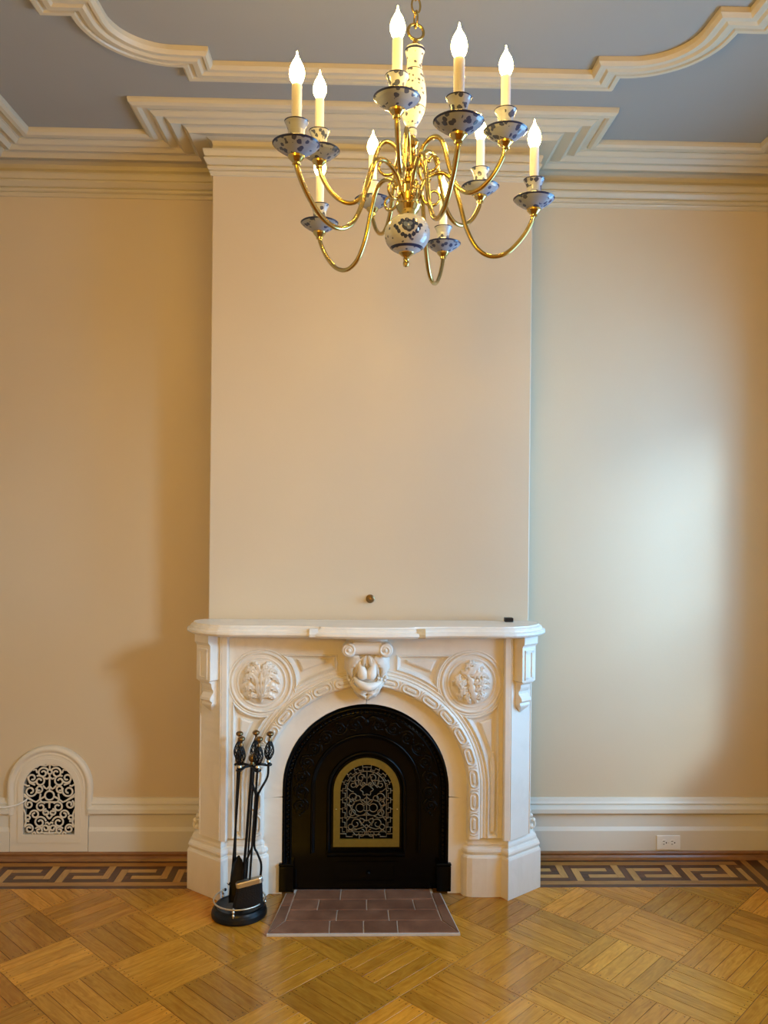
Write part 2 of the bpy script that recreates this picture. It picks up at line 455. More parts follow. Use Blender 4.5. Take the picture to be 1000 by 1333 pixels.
for k, (ya, yb, za, zb) in enumerate(WIN):
    mb = MB(); x = XR + WT - 0.07
    mb.prism([[(yb, za), (ya, za), (ya, zb), (yb, zb)], [(yb + .045, za + .06), (yb + .045, zb - .05), (ya - .045, zb - .05), (ya - .045, za + .06)]], x, x + 0.05, mp=lambda x, y, z: (y, x, z))
    w = struct(mb.build('window_%d' % (k + 1), 'base'))
    mb = MB(); mb.box(x, x + .04, yb + .045, ya - .045, (za + zb) / 2 - .02, (za + zb) / 2 + .02); mb.build('meeting_rail', 'base', w)
    mb = MB(); mb.box(XR - .05, XR + WT - .07, yb - .04, ya + .04, za - .035, za - .001, .004); mb.build('window_sill', 'base', w)
    mb = MB()                                           # architrave round the opening
    mb.prism([[(yb - .1, za), (ya + .1, za), (ya + .1, zb + .1), (yb - .1, zb + .1)], [(yb, za + .001), (yb, zb), (ya, zb), (ya, za + .001)]], XR - .02, XR - .0005, mp=lambda x, y, z: (y, x, z))
    mb.build('window_casing', 'base', w)
mb = MB(); mb.box(XL - WT, XR + WT, YF - .2, 0.06, ZC, ZC + 0.1); struct(mb.build('ceiling', 'ceiling'))
mb = MB(); mb.box(XL - WT, XR + WT, YF - .2, 0.06, -0.1, -0.0015); floor = struct(mb.build('floor', 'joint'))

# crown moulding all round the room and the chimney breast (room on the left of the path)
room = [(XR, YF), (XR, 0), (BX1, 0), (BX1, BY), (BX0, BY), (BX0, 0), (XL, 0), (XL, YF)]
crown = [(0.0, 3.027), (0.007, 3.029), (0.010, 3.038), (0.014, 3.044), (0.010, 3.048), (0.018, 3.053), (0.020, 3.062), (0.014, 3.068), (0.020, 3.072),
         (0.032, 3.088), (0.033, 3.096), (0.026, 3.100), (0.030, 3.104), (0.036, 3.122), (0.036, 3.131),
         (0.014, 3.133), (0.004, 3.142), (0.0, 3.158), (0.005, 3.175), (0.025, 3.186),
         (0.085, 3.172), (0.087, 3.176), (0.100, 3.190), (0.108, 3.193), (0.110, 3.198),
         (0.148, 3.180), (0.152, 3.184), (0.164, 3.196), (0.172, 3.200),
         (0.198, 3.184), (0.204, 3.188), (0.216, 3.198), (0.221, 3.199), (0.222, 3.202), (0.243, 3.202),
         (0.246, 3.196), (0.256, 3.190), (0.272, 3.192), (0.283, 3.200), (0.286, 3.212), (0.286, 3.2199)]
mb = MB(); sweep_profile(mb, room, crown, True); struct(mb.build('trim_1', 'trim'))

# shaped moulding on the ceiling around the chandelier
CX, CY = 0.14, -1.865
q = []
hx, hy, st, r = 1.20, 1.13, 0.095, 0.30
q += [(0.80, hy), (0.80, hy - st)] + arc(0.80, hy - st - r, r, 88, 2, 14)[0:] 
ex, ey = 0.80 + r, hy - st - r
q += [(ex, ey), (hx, ey)]
quarter = [(0.80, hy), (0.80, hy - st)] + arc(0.80, hy - st - r, r, 86, 4, 14) + [(ex, ey), (hx, ey)]
loop = quarter + [(x, -y) for x, y in quarter[::-1]] + [(-x, -y) for x, y in quarter] + [(-x, y) for x, y in quarter[::-1]]
loop = [(CX + x, CY + y) for x, y in loop][::-1]         # counter-clockwise, offset goes inward
cp = [(0.0, ZC - 0.0005), (0.0, ZC - .016), (0.010, ZC - .026), (0.024, ZC - .026), (0.028, ZC - .020), (0.040, ZC - .022), (0.046, ZC - .030),
      (0.066, ZC - .032), (0.074, ZC - .024), (0.088, ZC - .023), (0.092, ZC - .030), (0.102, ZC - .030), (0.112, ZC - .018), (0.112, ZC - .0005)]
mb = MB(); sweep_profile(mb, loop, cp, True); struct(mb.build('trim_2', 'trim'))

# baseboards and stained shoe moulding
bb = [(0.0, .278), (0.009, .276), (0.013, .264), (0.021, .254), (0.016, .249), (0.016, .246), (0.023, .243), (0.033, .232), (0.034, .214), (0.022, .204),
      (0.012, .201), (0.012, .145), (0.021, .128), (0.021, .036), (0.0, .036)]
MX0, MX1 = 0.035 - 0.753, 0.035 + 0.753
def baseboard(name, path):
    mb = MB(); sweep_profile(mb, path, bb); struct(mb.build(name, 'base'))
baseboard('baseboard_right', [(XR, YF), (XR, 0), (BX1 + .002, 0)])
baseboard('baseboard_back', [(BX0 - .002, 0), (VCX + .178, 0)])
baseboard('baseboard_left', [(VCX - .178, 0), (XL, 0), (XL, YF)])
sh = [(0.0, .036), (0.030, .036), (0.036, .030), (0.033, .020), (0.040, .012), (0.044, .0005), (0.0, .0005)]
mb = MB(); sweep_profile(mb, [(XR, YF), (XR, 0), (MX1 - .055, 0)], sh); struct(mb.build('trim_3', 'shoe'))
mb = MB(); sweep_profile(mb, [(MX0 + .055, 0), (XL, 0), (XL, YF)], sh); struct(mb.build('trim_4', 'shoe'))

# ------------------------------------------------------------------ parquet floor
def clip(poly, ax, val, keep_less):
    out = []
    for i in range(len(poly)):
        a, b = poly[i - 1], poly[i]
        ia = (a[ax] <= val) == keep_less; ib = (b[ax] <= val) == keep_less
        if ia != ib:
            t = (val - a[ax]) / (b[ax] - a[ax])
            out.append((a[0] + (b[0] - a[0]) * t, a[1] + (b[1] - a[1]) * t))
        if ib: out.append(b)
    return out
def slab_mesh(poly, name, mat, h=0.010, ch=0.00025):
    if sum(poly[i - 1][0] * poly[i][1] - poly[i][0] * poly[i - 1][1] for i in range(len(poly))) < 0: poly = poly[::-1]
    clean = [p for i, p in enumerate(poly) if (Vector(p) - Vector(poly[i - 1])).length > 1e-4]
    if len(clean) < 3: return None
    inn = offset_loop(clean, ch)
    mb = MB()
    mb.loft([[(x, y, -h) for x, y in clean], [(x, y, -ch) for x, y in clean], [(x, y, 0) for x, y in inn]])
    return mb.mesh(name, mat)
HS = 0.2012; SIDE = HS * math.sqrt(2); NPL = 5
PW = SIDE / NPL; GAP = 0.0019
X0, Y0 = 0.143, -0.712
YB = -0.317; XB = 1.742
full = slab_mesh([(-SIDE / 2 + GAP / 2, -PW / 2 + GAP / 2), (SIDE / 2 - GAP / 2, -PW / 2 + GAP / 2), (SIDE / 2 - GAP / 2, PW / 2 - GAP / 2), (-SIDE / 2 + GAP / 2, PW / 2 - GAP / 2)], 'plank', 'oak')
planks = []; rest = MB()
for i in range(-14, 14):
    for j in range(-3, 24):
        if (i + j) % 2: continue
        # diamond with its top corner on the lattice node (i, j)
        cx, cy = X0 + i * HS, Y0 - j * HS - HS
        ang = PI / 4 if j % 2 == 0 else -PI / 4
        ca, sa = math.cos(ang), math.sin(ang)
        tone = 0.80 + 0.40 * random.random(); hue = 0.90 + 0.12 * random.random()
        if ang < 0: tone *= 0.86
        for k in range(NPL):
            o = (k - (NPL - 1) / 2) * PW
            px, py = cx - sa * o, cy + ca * o
            l, w = SIDE / 2 - GAP / 2, PW / 2 - GAP / 2
            cor = [(px + ca * a - sa * b, py + sa * a + ca * b) for a, b in ((-l, -w), (l, -w), (l, w), (-l, w))]
            pol = cor
            for ax, v, kl in ((1, YB, True), (0, XB, True), (0, XL, False), (1, YF, False)): pol = clip(pol, ax, v, kl) if len(pol) > 2 else []
            if len(pol) < 3: continue
            cyc = sum(p[1] for p in pol) / len(pol); cxc = sum(p[0] for p in pol) / len(pol)
            depth = cyc - CAM_Y
            vis = cyc > -1.42 and abs(cxc - 0.03) < 0.5 * depth + 0.16
            hid = abs(cxc - 0.03) < 0.40 and cyc > -0.62                      # under hearth and mantel
            hid = hid or (abs(cxc - 0.035) < 0.70 and cyc > -0.36)
            planks.append((vis and not hid, cyc, px, py, ang, pol, pol is cor or all(abs(p[0] - c[0]) + abs(p[1] - c[1]) < 1e-9 for p, c in zip(pol, cor)) and len(pol) == 4, (tone, tone * hue, tone * hue, 1)))
vis = [p for p in planks if p[0]]
vis.sort(key=lambda p: -(abs(sum(p[5][i - 1][0] * p[5][i][1] - p[5][i][0] * p[5][i - 1][1] for i in range(len(p[5])))) / (p[1] - CAM_Y) ** 3))
chosen = set(id(p) for p in vis[:300])
for p in planks:
    v, cyc, px, py, ang, pol, whole, tint = p
    if id(p) in chosen:
        if whole: link('plank', full, floor, loc=(px, py, 0), rz=ang).color = tint
        else:
            ca, sa = math.cos(ang), math.sin(ang)
            lp = [((x - px) * ca + (y - py) * sa, -(x - px) * sa + (y - py) * ca) for x, y in pol]
            me = slab_mesh(lp, 'plank', 'oak')
            if me: link('plank', me, floor, loc=(px, py, 0), rz=ang).color = tint
    else:
        q = pol
        if sum(q[i - 1][0] * q[i][1] - q[i][0] * q[i - 1][1] for i in range(len(q))) < 0: q = q[::-1]
        rest.poly([(x, y, -0.0002) for x, y in q])
ro = rest.build('parquet_remainder', 'oak_strip', floor); ro['kind'] = 'stuff'

# border: strips and an inlaid key pattern along the back wall
def strip(x0, x1, y0, y1, mat, name='border_strip'):
    if x1 - x0 < 0.004 or abs(y1 - y0) < 0.003: return
    cx, cy = (x0 + x1) / 2, (y0 + y1) / 2; a, b = (x1 - x0) / 2 - .0004, abs(y1 - y0) / 2 - .0004
    rot = b > a
    pol = [(-a, -b), (a, -b), (a, b), (-a, b)]
    if rot: pol = [(y, -x) for x, y in pol]
    link(name, slab_mesh(pol, name, mat, 0.008, 0.0004), floor, loc=(cx, cy, 0), rz=PI / 2 if rot else 0)
for x0, x1 in ((XL, MX0 + .05), (MX1 - .05, XB)):
    strip(x0, x1, -.058, -.040, 'walnut'); strip(x0, x1, -.094, -.058, 'oak_strip')
    strip(x0, x1, -.289, -.254, 'oak_strip'); strip(x0, x1, -.317, -.289, 'walnut')
PER = 0.2515; CW = PER / 8; RH = 0.160 / 5
key = [('L', 0, 1, 0, 4), ('L', 4, 8, 3, 4), ('L', 2, 3, 1, 5), ('L', 3, 7, 1, 2), ('D', 1, 2, 0, 5), ('D', 2, 8, 0, 1), ('D', 7, 8, 1, 2), ('D', 3, 8, 2, 3), ('D', 3, 4, 3, 4), ('D', 3, 9, 4, 5)]
def keyband(xa, xb, x_ref):
    k0 = math.floor((xa - x_ref) / PER) - 1
    for k in range(k0, k0 + int((xb - xa) / PER) + 4):
        for t, c0, c1, r0, r1 in key:
            a = max(xa, x_ref + k * PER + c0 * CW); b = min(xb, x_ref + k * PER + c1 * CW)
            strip(a, b, -.094 - r1 * RH, -.094 - r0 * RH, 'oak_light' if t == 'L' else 'walnut', 'inlay_strip')
keyband(XL, MX0 + .05, -1.360); keyband(MX1 - .05, XB, 0.900)
# the border turns along the right wall
for a, b, mt in ((XB, XB + .03, 'walnut'), (XB + .03, XB + .06, 'oak_strip'), (XB + .06, XB + .115, 'walnut'), (XB + .115, XB + .15, 'oak_light'), (XB + .15, XB + .2, 'walnut'), (XB + .2, XR - .04, 'oak_strip')):
    strip(a, b, -2.2, -.040, mt)

# ------------------------------------------------------------------ marble mantel
MC = 0.033
mantel = thing('fireplace_mantel', 'carved white marble arched fireplace mantel with shelf, roundels and fruit keystone', 'mantelpiece', (MC, -0.34, 0))
def mir(pts, s): return [(MC + s * x, z) for x, z in (pts if s > 0 else pts[::-1])]
# shelf
half = [(0, -.578), (.06, -.577), (.12, -.573), (.17, -.567), (.205, -.560), (.209, -.552), (.216, -.550), (.26, -.543), (.32, -.537), (.40, -.536), (.48, -.539), (.55, -.538),
        (.60, -.530), (.645, -.513), (.685, -.487), (.718, -.452), (.742, -.410), (.750, -.370), (.744, -.335), (.722, -.305), (.700, -.2855)]
plan = [(MC - x, y) for x, y in half[:0:-1]] + [(MC + x, y) for x, y in half]
lay = [(.034, 1.094), (.016, 1.095), (.006, 1.099), (.0, 1.106), (.001, 1.114), (.007, 1.119), (.012, 1.1195), (.013, 1.124), (.018, 1.131), (.025, 1.134), (.027, 1.140)]
mb = MB()
loops = []
for ins, z in lay:
    lp = offset_loop(plan, ins)
    lp = [(x, min(y, BY - .001), z) for x, y in lp]
    loops.append(lp)
mb.loft(loops, True, 0, False)
shelf = mb.build('shelf', 'marble', mantel)
for s, mt in ((-1, 'patch_white'), (1, 'patch_tan')):
    mb = MB(); x = MC + s * .214
    mb.loft([[(x - .018, -.572 + .02, z), (x + .018, -.572 + .02, z), (x + .018, -.535, z), (x - .018, -.535, z)] for z in (1.101, 1.104)] , True)
    mb = MB(); c = -.553
    mb.loft([[(x - .017, c - p, z), (x + .017, c - p, z), (x + .017, c + .03, z), (x - .017, c + .03, z)] for p, z in ((-.005, 1.097), (.004, 1.102), (.006, 1.112), (0, 1.122), (-.012, 1.133))], True)
    mb.build('shelf_repair', mt, shelf)['label'] = 'white filler patch' if s < 0 else 'yellowed filler patch'
# spandrel
SPR, RI, RO = 0.449, 0.424, 0.478
ROX, ROZ = 0.436, 0.891
def arcpts(r, a0, a1, n=18): return arc(0, SPR, r, a0, a1, n)
def ang_at(x, z): return math.degrees(math.atan2(z - SPR, x))
def rang(x, z): return math.degrees(math.atan2(z - ROZ, x - ROX))
panA = [(.125, 1.004)] + arcpts(.510, ang_at(.125, .949), ang_at(.298, .862), 8) + arc(ROX, ROZ, .142, rang(.298, .860) % 360, rang(.352, 1.004), 8)
panB = [(.509, .245), (.552, .245), (.552, .808)] + arc(ROX, ROZ, .142, rang(.552, .808), rang(.411, .752), 10) + arcpts(.510, ang_at(.411, .753), 0, 12)
panC = [(.553, 1.004)] + arc(ROX, ROZ, .142, 53, 37, 4)[0:0] + [(.527, 1.004), (.545, .990), (.553, .968)]
def ccw(p):
    a = sum(p[i - 1][0] * p[i][1] - p[i][0] * p[i - 1][1] for i in range(len(p)))
    return p if a > 0 else p[::-1]
panels = [ccw(p) for p in (panA, panB)]
outline = [(-.57, .243), (-RI, .243)] + arcpts(RI, 180, 0, 40) + [(RI, .243), (.57, .243), (.57, 1.094), (-.57, 1.094)]
outline = [(MC + x, z) for x, z in outline]
mb = MB()
holes = []
for s in (-1, 1):
    for p in panels: holes.append(mir(p, s)[::-1])
mb.prism([outline] + holes, -.400, -.386)
mb.prism([outline], -.386, -.372)
spand = mb.build('spandrel', 'marble', mantel)
for s in (-1, 1):
    for k, p in enumerate(panels):
        q = mir(p, s)
        d = 0.010 if k < 2 else .004
        inn = offset_loop(q, d); inn2 = offset_loop(q, d * 1.7)
        mb = MB()                                       # sloped rim with a bead: the carved panel moulding
        n = len(q)
        rows = [[(x, -.4002, z) for x, z in offset_loop(q, -d * .25)], [(x, -.4065, z) for x, z in offset_loop(q, d * .05)], [(x, -.4065, z) for x, z in offset_loop(q, d * .3)], [(x, -.391, z) for x, z in inn], [(x, -.3864, z) for x, z in inn2]]
        for a, b in zip(rows[:-1], rows[1:]):
            mb.add(a + b, [(i, (i + 1) % n, n + (i + 1) % n, n + i) for i in range(n)], 0, False)
        if k == 0: tri = [(.166, .985), (.290, .985), (.268, .934), (.166, .972)]
        elif k == 1: tri = [(.470, .726), (.523, .742), (.523, .605)]
        else: tri = None
        po = mb.build('panel_moulding', 'marble', spand)
        if tri:
            mb = MB(); t = ccw(mir(tri, s)); c = offset_loop(t, .008)
            mb.loft([[(x, -.3862, z) for x, z in t], [(x, -.395, z) for x, z in offset_loop(t, .001)], [(x, -.399, z) for x, z in c]], True)
            mb.build('raised_panel', 'marble', spand)
        if k == 1:
            mb = MB(); mb.tube([(MC + s * .531, -.390, z) for z in (.272, .35, .45, .55, .60)], [.010, .013, .013, .012, .006], 8); mb.build('panel_ridge', 'marble', spand)
# arch mouldings outside the chain
mb = MB()
for r, w in ((.482, .0045), (.497, .003)):
    pth = [(MC + r, -.4005, .245)] + [(MC + x, -.4005, z) for x, z in arcpts(r, 0, 180, 48)] + [(MC - r, -.4005, .245)]
    mb.tube(pth, w, 8)
mb.build('arch_bead', 'marble', mantel)
# chain band
mb = MB()
band = [(MC + x, z) for x, z in [(RI, .243), (RO, .243)] + arcpts(RO, 0, 180, 48) + [(-RO, .243), (-RI, .243)] + arcpts(RI, 180, 0, 48)]
secs = []
for u, h in ((0, .0), (.06, .010), (.2, .0125), (.5, .0135), (.8, .0125), (.94, .010), (1, .0)):
    r = RI + (RO - RI) * u
    secs.append([(MC + x, -.4 - h, z) for x, z in [(r, .243)] + arcpts(r, 0, 180, 48) + [(-r, .243)]])
mb.grid(secs)
chain = mb.build('arch_chain_band', 'marble', mantel)
mbl = MB()
def stad(a, b, n=6): 
    return [(a + b * math.cos(t), b * math.sin(t)) for t in [(-PI / 2 + PI * i / n) for i in range(n + 1)]] + [(-a + b * math.cos(t), b * math.sin(t)) for t in [(PI / 2 + PI * i / n) for i in range(n + 1)]]
mbl.tube([(x, -.0005, z) for x, z in stad(.020, .0165)], .0042, 6, True)
lp = stad(.017, .0065)
mbl.loft([[(x, .004, z) for x, z in lp], [(x, -.002, z) for x, z in lp], [(x * .8, -.0045, z * .6) for x, z in lp]], True, 0, True)
for sx in (-1, 1):
    mbl.tube([(sx * .043, -.0003, -.018), (sx * .048, -.001, 0), (sx * .043, -.0003, .018)], .0022, 6)
linkme = mbl.mesh('link', 'marble')
rm = (RI + RO) / 2; pitch = .0945
total = 2 * (SPR - .243) + PI * rm
nl = 19
for k in range(nl):
    sN = (k - (nl - 1) / 2) * pitch
    a = sN / rm
    if abs(a) < PI / 2:
        x, z, rot = rm * math.sin(a), SPR + rm * math.cos(a), a
    else:
        e = abs(sN) - rm * PI / 2; x = math.copysign(rm, sN); z = SPR - e; rot = math.copysign(PI / 2, sN)
    if z < .275 or abs(x) < .085: continue
    o = link('link', linkme, chain, loc=(MC + x, -.4135, z)); o.rotation_euler = (0, rot, 0)
# inner slips
R0 = 0.347
def slip(a0, a1):
    return [(MC + x, z) for x, z in arcpts(R0, a0, a1, 20) + arcpts(RI + .004, a1, a0, 20)]
for a0, a1 in ((-6.5, 89.8), (90.2, 186.5)):
    mb = MB(); mb.prism([slip(a0, a1)], -.372, -.350); mb.build('slip', 'marble', mantel, .001)
zj = SPR + .385 * math.sin(math.radians(-6.8))
for s in (-1, 1):
    mb = MB(); a, b = sorted((MC + s * R0, MC + s * (RI + .004))); mb.box(a, b, -.372, -.350, 0.001, zj - .0005); mb.build('slip', 'marble', mantel, .001)
# roundels
def dome(cx):
    return lambda x, z: .016 * math.sqrt(max(0, 1 - ((x - cx) ** 2 + (z - ROZ) ** 2) / .0081))
for s in (-1, 1):
    cx = MC + s * ROX
    mb = MB()
    for r, w, dy in ((.122, .006, 0), (.100, .005, .002), (.135, .003, 0)):
        mb.tube([(cx + r * math.cos(2 * PI * i / 40), -.4 + dy, ROZ + r * math.sin(2 * PI * i / 40)) for i in range(40)], w, 8, True)
    ring = mb.build('roundel_ring', 'marble', mantel)
    mb = MB(); hd = dome(cx); rows = []
    for k in range(7):
        r = .0895 * k / 6
        rows.append([(cx + r * math.cos(2 * PI * i / 32), -.4005 - hd(cx + r, ROZ) * 1.0, ROZ + r * math.sin(2 * PI * i / 32)) for i in range(33)])
    mb.grid(rows); rd = mb.build('roundel', 'marble', mantel)
    lv = []
    if s < 0:                                           # upright palmette
        for t in (-1, 1):
            lv += [([(0, -.075), (t * .012, -.03), (t * .018, .02), (t * .04, .035)], .014), ([(t * .01, -.02), (t * .035, .03), (t * .06, .02), (t * .078, -.005)], .019),
                   ([(t * .008, .02), (t * .03, .055), (t * .055, .052), (t * .068, .035)], .019), ([(t * .012, -.04), (t * .04, -.015), (t * .06, -.025), (t * .072, -.042)], .019),
                   ([(t * .006, -.06), (t * .03, -.05), (t * .048, -.06), (t * .052, -.072)], .016), ([(t * .004, .03), (t * .012, .062), (t * .03, .078), (t * .042, .074)], .014)]
        lv += [([(0, -.08), (0, -.03), (0, .03), (0, .075)], .012)]
    else:                                               # swirling acanthus
        lv = [([(.02, -.082), (.0, -.03), (-.01, .02), (-.05, .045)], .020), ([(-.045, .045), (-.01, .05), (.03, .075), (.055, .062)], .022), ([(-.01, .035), (.02, .04), (.05, .04), (.076, .02)], .022),
              ([(0, .01), (.03, .005), (.055, .012), (.08, -.002)], .017), ([(.006, -.02), (.03, -.02), (.055, -.012), (.078, -.022)], .017), ([(.012, -.05), (.03, -.055), (.05, -.048), (.068, -.04)], .016),
              ([(-.05, .04), (-.06, .01), (-.045, -.02), (-.06, -.045)], .017), ([(-.02, .02), (-.04, .0), (-.068, .008), (-.08, -.01)], .018), ([(-.012, -.012), (-.035, -.03), (-.05, -.055), (-.035, -.075)], .019),
              ([(-.004, -.035), (-.02, -.05), (-.01, -.075), (.0, -.083)], .016), ([(-.03, .06), (-.01, .08), (.01, .082), (.03, .08)], .013)]
    for pth, w in lv:
        mb = MB(); leaf(mb, [(cx + x, ROZ + z) for x, z in pth], w, .020, -.396, 5, hd, .8, 25, .6); mb.build('leaf', 'marble', rd)
# keystone
mb = MB()
KZ = [(.830, .004), (.848, .036), (.875, .062), (.905, .078), (.94, .086), (.98, .086), (1.012, .076), (1.03, .078), (1.062, .086), (1.085, .086)]
loops = []
for z, hw in KZ:
    t = (z - .83) / .255; dp = .030 + .045 * t
    loops.append([(MC + hw * math.sin(a), -.399 - dp * max(0, math.cos(a)) ** .5, z) for a in [(-PI / 2 + PI * i / 12) for i in range(13)]] + [(MC, -.398, z)])
mb.loft(loops, True, 0, True)
ks = mb.build('keystone', 'marble', mantel)
mb = MB(); mb.tube([(MC - .060, -.470, 1.043), (MC - .03, -.471, 1.044), (MC, -.471, 1.045), (MC + .03, -.471, 1.044), (MC + .060, -.470, 1.043)], [.027, .0255, .025, .0255, .027], 20)
mb.box(MC - .058, MC + .058, -.492, -.42, 1.046, 1.072, .003)
for s in (-1, 1):
    x = MC + s * .074
    # thick roll turned towards the room, with a spiral groove and an eye
    mb.tube([(x, -.440, 1.040), (x, -.478, 1.040), (x + s * .001, -.491, 1.040), (x + s * .001, -.495, 1.040)], [.030, .031, .029, .025], 24)
    mb.tube([(x + a, -.4945, 1.040 + b) for a, b in spiral(0, 0, .024, .009, 90, 1.4 * s, 30)], [.0055 - .002 * i / 30 for i in range(31)], 6)
    mb.ell((x, -.495, 1.040), (.0085, .007, .0085), 12, 8)
mb.build('scroll', 'marble', ks)
def kb(x, z):
    z = min(max(z, KZ[0][0]), KZ[-1][0]); hw = KZ[0][1]
    for (z0, h0), (z1, h1) in zip(KZ[:-1], KZ[1:]):
        if z0 <= z <= z1: hw = h0 + (h1 - h0) * (z - z0) / (z1 - z0)
    u = min(1.0, abs(x - MC) / max(hw, .002))
    return (.030 + .045 * (z - .83) / .255) * max(0.0, math.sqrt(max(0, 1 - u * u))) ** .5
for s in (-1, 1):
    for pth, w, h in (([(.030, 1.006), (.056, .992), (.074, .962), (.060, .922)], .030, .024), ([(.008, 1.01), (.03, .985), (.04, .955), (.05, .925)], .014, .018),
                      ([(.0, .862), (.028, .862), (.052, .880), (.074, .904)], .020, .030), ([(-.002, .838), (.018, .842), (.040, .856), (.060, .876)], .018, .030), ([(.0, .848), (.010, .838), (.012, .828), (.004, .818)], .010, .026), ([(.004, 1.015), (.012, .995), (.016, .975), (.022, .955)], .010, .022)):
        mb = MB(); leaf(mb, [(MC + s * x, z) for x, z in pth], w, h, -.402, 4, kb, .8, 18, .25); mb.build('leaf', 'marble', ks)
    mb = MB()                                           # pear
    R = Matrix.Rotation(s * .28, 3, 'Y')
    c = Vector((MC + s * .020, -.466, .950))
    prof = [(.001, -.036), (.014, -.033), (.0215, -.022), (.0225, -.010), (.018, .006), (.012, .022), (.008, .038), (.004, .048), (.001, .050)]
    lpz = []
    for r, z in prof: lpz.append([tuple(c + R @ Vector((r * math.cos(2 * PI * i / 14), .8 * r * math.sin(2 * PI * i / 14), z))) for i in range(14)])
    mb.loft(lpz, True, 0, True); mb.build('pear', 'marble', ks)
    random.seed(3)
    for k in range(13):
        gz = .890 + .044 * random.random(); gx = .044 + (.030 + .3 * (gz - .89)) * random.random(); 
        mb = MB(); r = .0058 + .0018 * random.random()
        mb.ell((MC + s * gx, -.400 - kb(MC + gx, gz) - .003 - .005 * random.random(), gz), (r, r, r), 8, 6); mb.build('grape', 'marble', ks)
mb = MB(); mb.tube(crom([(MC - .052, -.452, .922), (MC - .03, -.470, .900), (MC, -.478, .888), (MC + .03, -.470, .893), (MC + .058, -.452, .903)], 4), [.006 + .0125 * math.sin(PI * i / 16) for i in range(17)], 10); mb.build('fruit_pod', 'marble', ks)
mb = MB(); mb.ell((MC, -.462, .992), (.010, .010, .022), 10, 8); mb.build('bud', 'marble', ks)
# pilasters, corbels, plinths
E1, E2 = Vector((.595, -.43)), Vector((.700, -.345))
ud = (E2 - E1).normalized(); nd = Vector((ud.y, -ud.x))
for s in (-1, 1):
    def W2(p): return (MC + s * p[0], p[1])
    pp = [(.5705, -.2855), (.5705, -.420), (.574, -.43), (.595, -.43), (.700, -.345), (.700, -.2855)]
    mb = MB(); lp = [W2(p) for p in pp]; lp = lp if s < 0 else lp
    mb.loft([[(x, y, z) for x, y in lp] for z in (.243, 1.0935)], True)
    pil = mb.build('pilaster', 'marble', mantel, .0015)
    def LC(u, n, z):                                    # local corbel frame on the canted face
        p = E1 + ud * u + nd * n; return (MC + s * p.x, p.y, z)
    mb = MB(); 
    for a, b in ((.004, .009), (.126, .131)):
        mb.loft([[LC(a, -.001, z), LC(b, -.001, z), LC(b, .003, z), LC(a, .003, z)] for z in (.245, 1.09)], True)
    mb.build('fillet', 'marble', pil)
    prof = [(1.092, .058), (1.060, .058), (1.052, .050), (1.046, .047), (1.040, .047), (.905, .047), (.898, .044), (.894, .036)] + [(.888 - .030 * math.sin(t), .030 - .018 * (1 - math.cos(t)) * 1.0 + .0) for t in (0, .4, .8, 1.2)] + [(.850, .018), (.842, .026), (.832, .034), (.822, .036), (.816, .030), (.812, .024), (.803, .028), (.796, .026), (.768, .002)]
    mb = MB(); u0, u1 = .018, .102
    loops = []
    for z, n in prof:
        k = .0 if z > .80 else (.8 - z) * .9
        k2 = .012 if z < .9 else 0
        loops.append([LC(u0 + k + k2, -.002, z), LC(u1 - k - k2, -.002, z), LC(u1 - k - k2, n, z), LC(u0 + k + k2, n, z)])
    mb.loft(loops, True); cb = mb.build('corbel', 'marble', mantel, .0012)
    mb = MB()                                           # recessed panel frame on its face
    fr = [(.034, .046, .915, 1.030), (.074, .086, .915, 1.030), (.034, .086, 1.022, 1.034), (.034, .086, .910, .920)]
    for a, b, z0, z1 in fr: mb.loft([[LC(a, .046, z), LC(b, .046, z), LC(b, .0515, z), LC(a, .0515, z)] for z in (z0, z1)], True)
    mb.build('corbel_panel', 'marble', cb)
    pl_ = [(.69, -.2855), (.4055, -.2855), (.400, -.350), (.402, -.372), (.410, -.390), (.424, -.401), (.446, -.4065), (.506, -.409), (.566, -.406), (.570, -.410), (.591, -.440), (.752, -.314), (.752, -.2), (.692, -.2), (.692, -.2855)][::1]
    pl_ = pl_ if True else pl_
    lay2 = [(0, .0006), (0, .162), (.003, .169), (.010, .172), (.010, .175), (.005, .180), (.003, .187), (.005, .195), (.012, .202), (.018, .204), (.018, .209), (.016, .214), (.018, .222), (.026, .232), (.038, .241), (.042, .2435)]
    base = ccw(pl_)
    mb = MB(); loops = []
    for ins, z in lay2:
        o = offset_loop(base, ins); lp = []
        for (x, y), (bx, by) in zip(o, base):
            if by > -.29 and bx < .70: y = by; x = max(bx, x) if bx < .5 else bx
            if by > -.21: y = by
            lp.append((x, y))
        lp = [(MC + s * x, y, z) for x, y in (lp if s > 0 else lp[::-1])]
        loops.append(lp)
    mb.loft(loops, True); mb.build('plinth', 'marble', mantel)
    mb = MB()                                           # small carved foot beside the pilaster
    for (dx, dz, r) in ((.012, .26, .010), (.022, .285, .009), (.010, .305, .009), (.004, .325, .007)):
        mb.ell((MC + s * (.700 + dx), -.305, dz), (r, .012, r * 1.1), 10, 8)
    mb.tube([(MC + s * (.698 + a), -.305, .285 + b) for a, b in spiral(.012, -.02, .024, .006, 100, -.9, 18)], .005, 6)
    mb.build('carved_foot', 'marble', mantel)

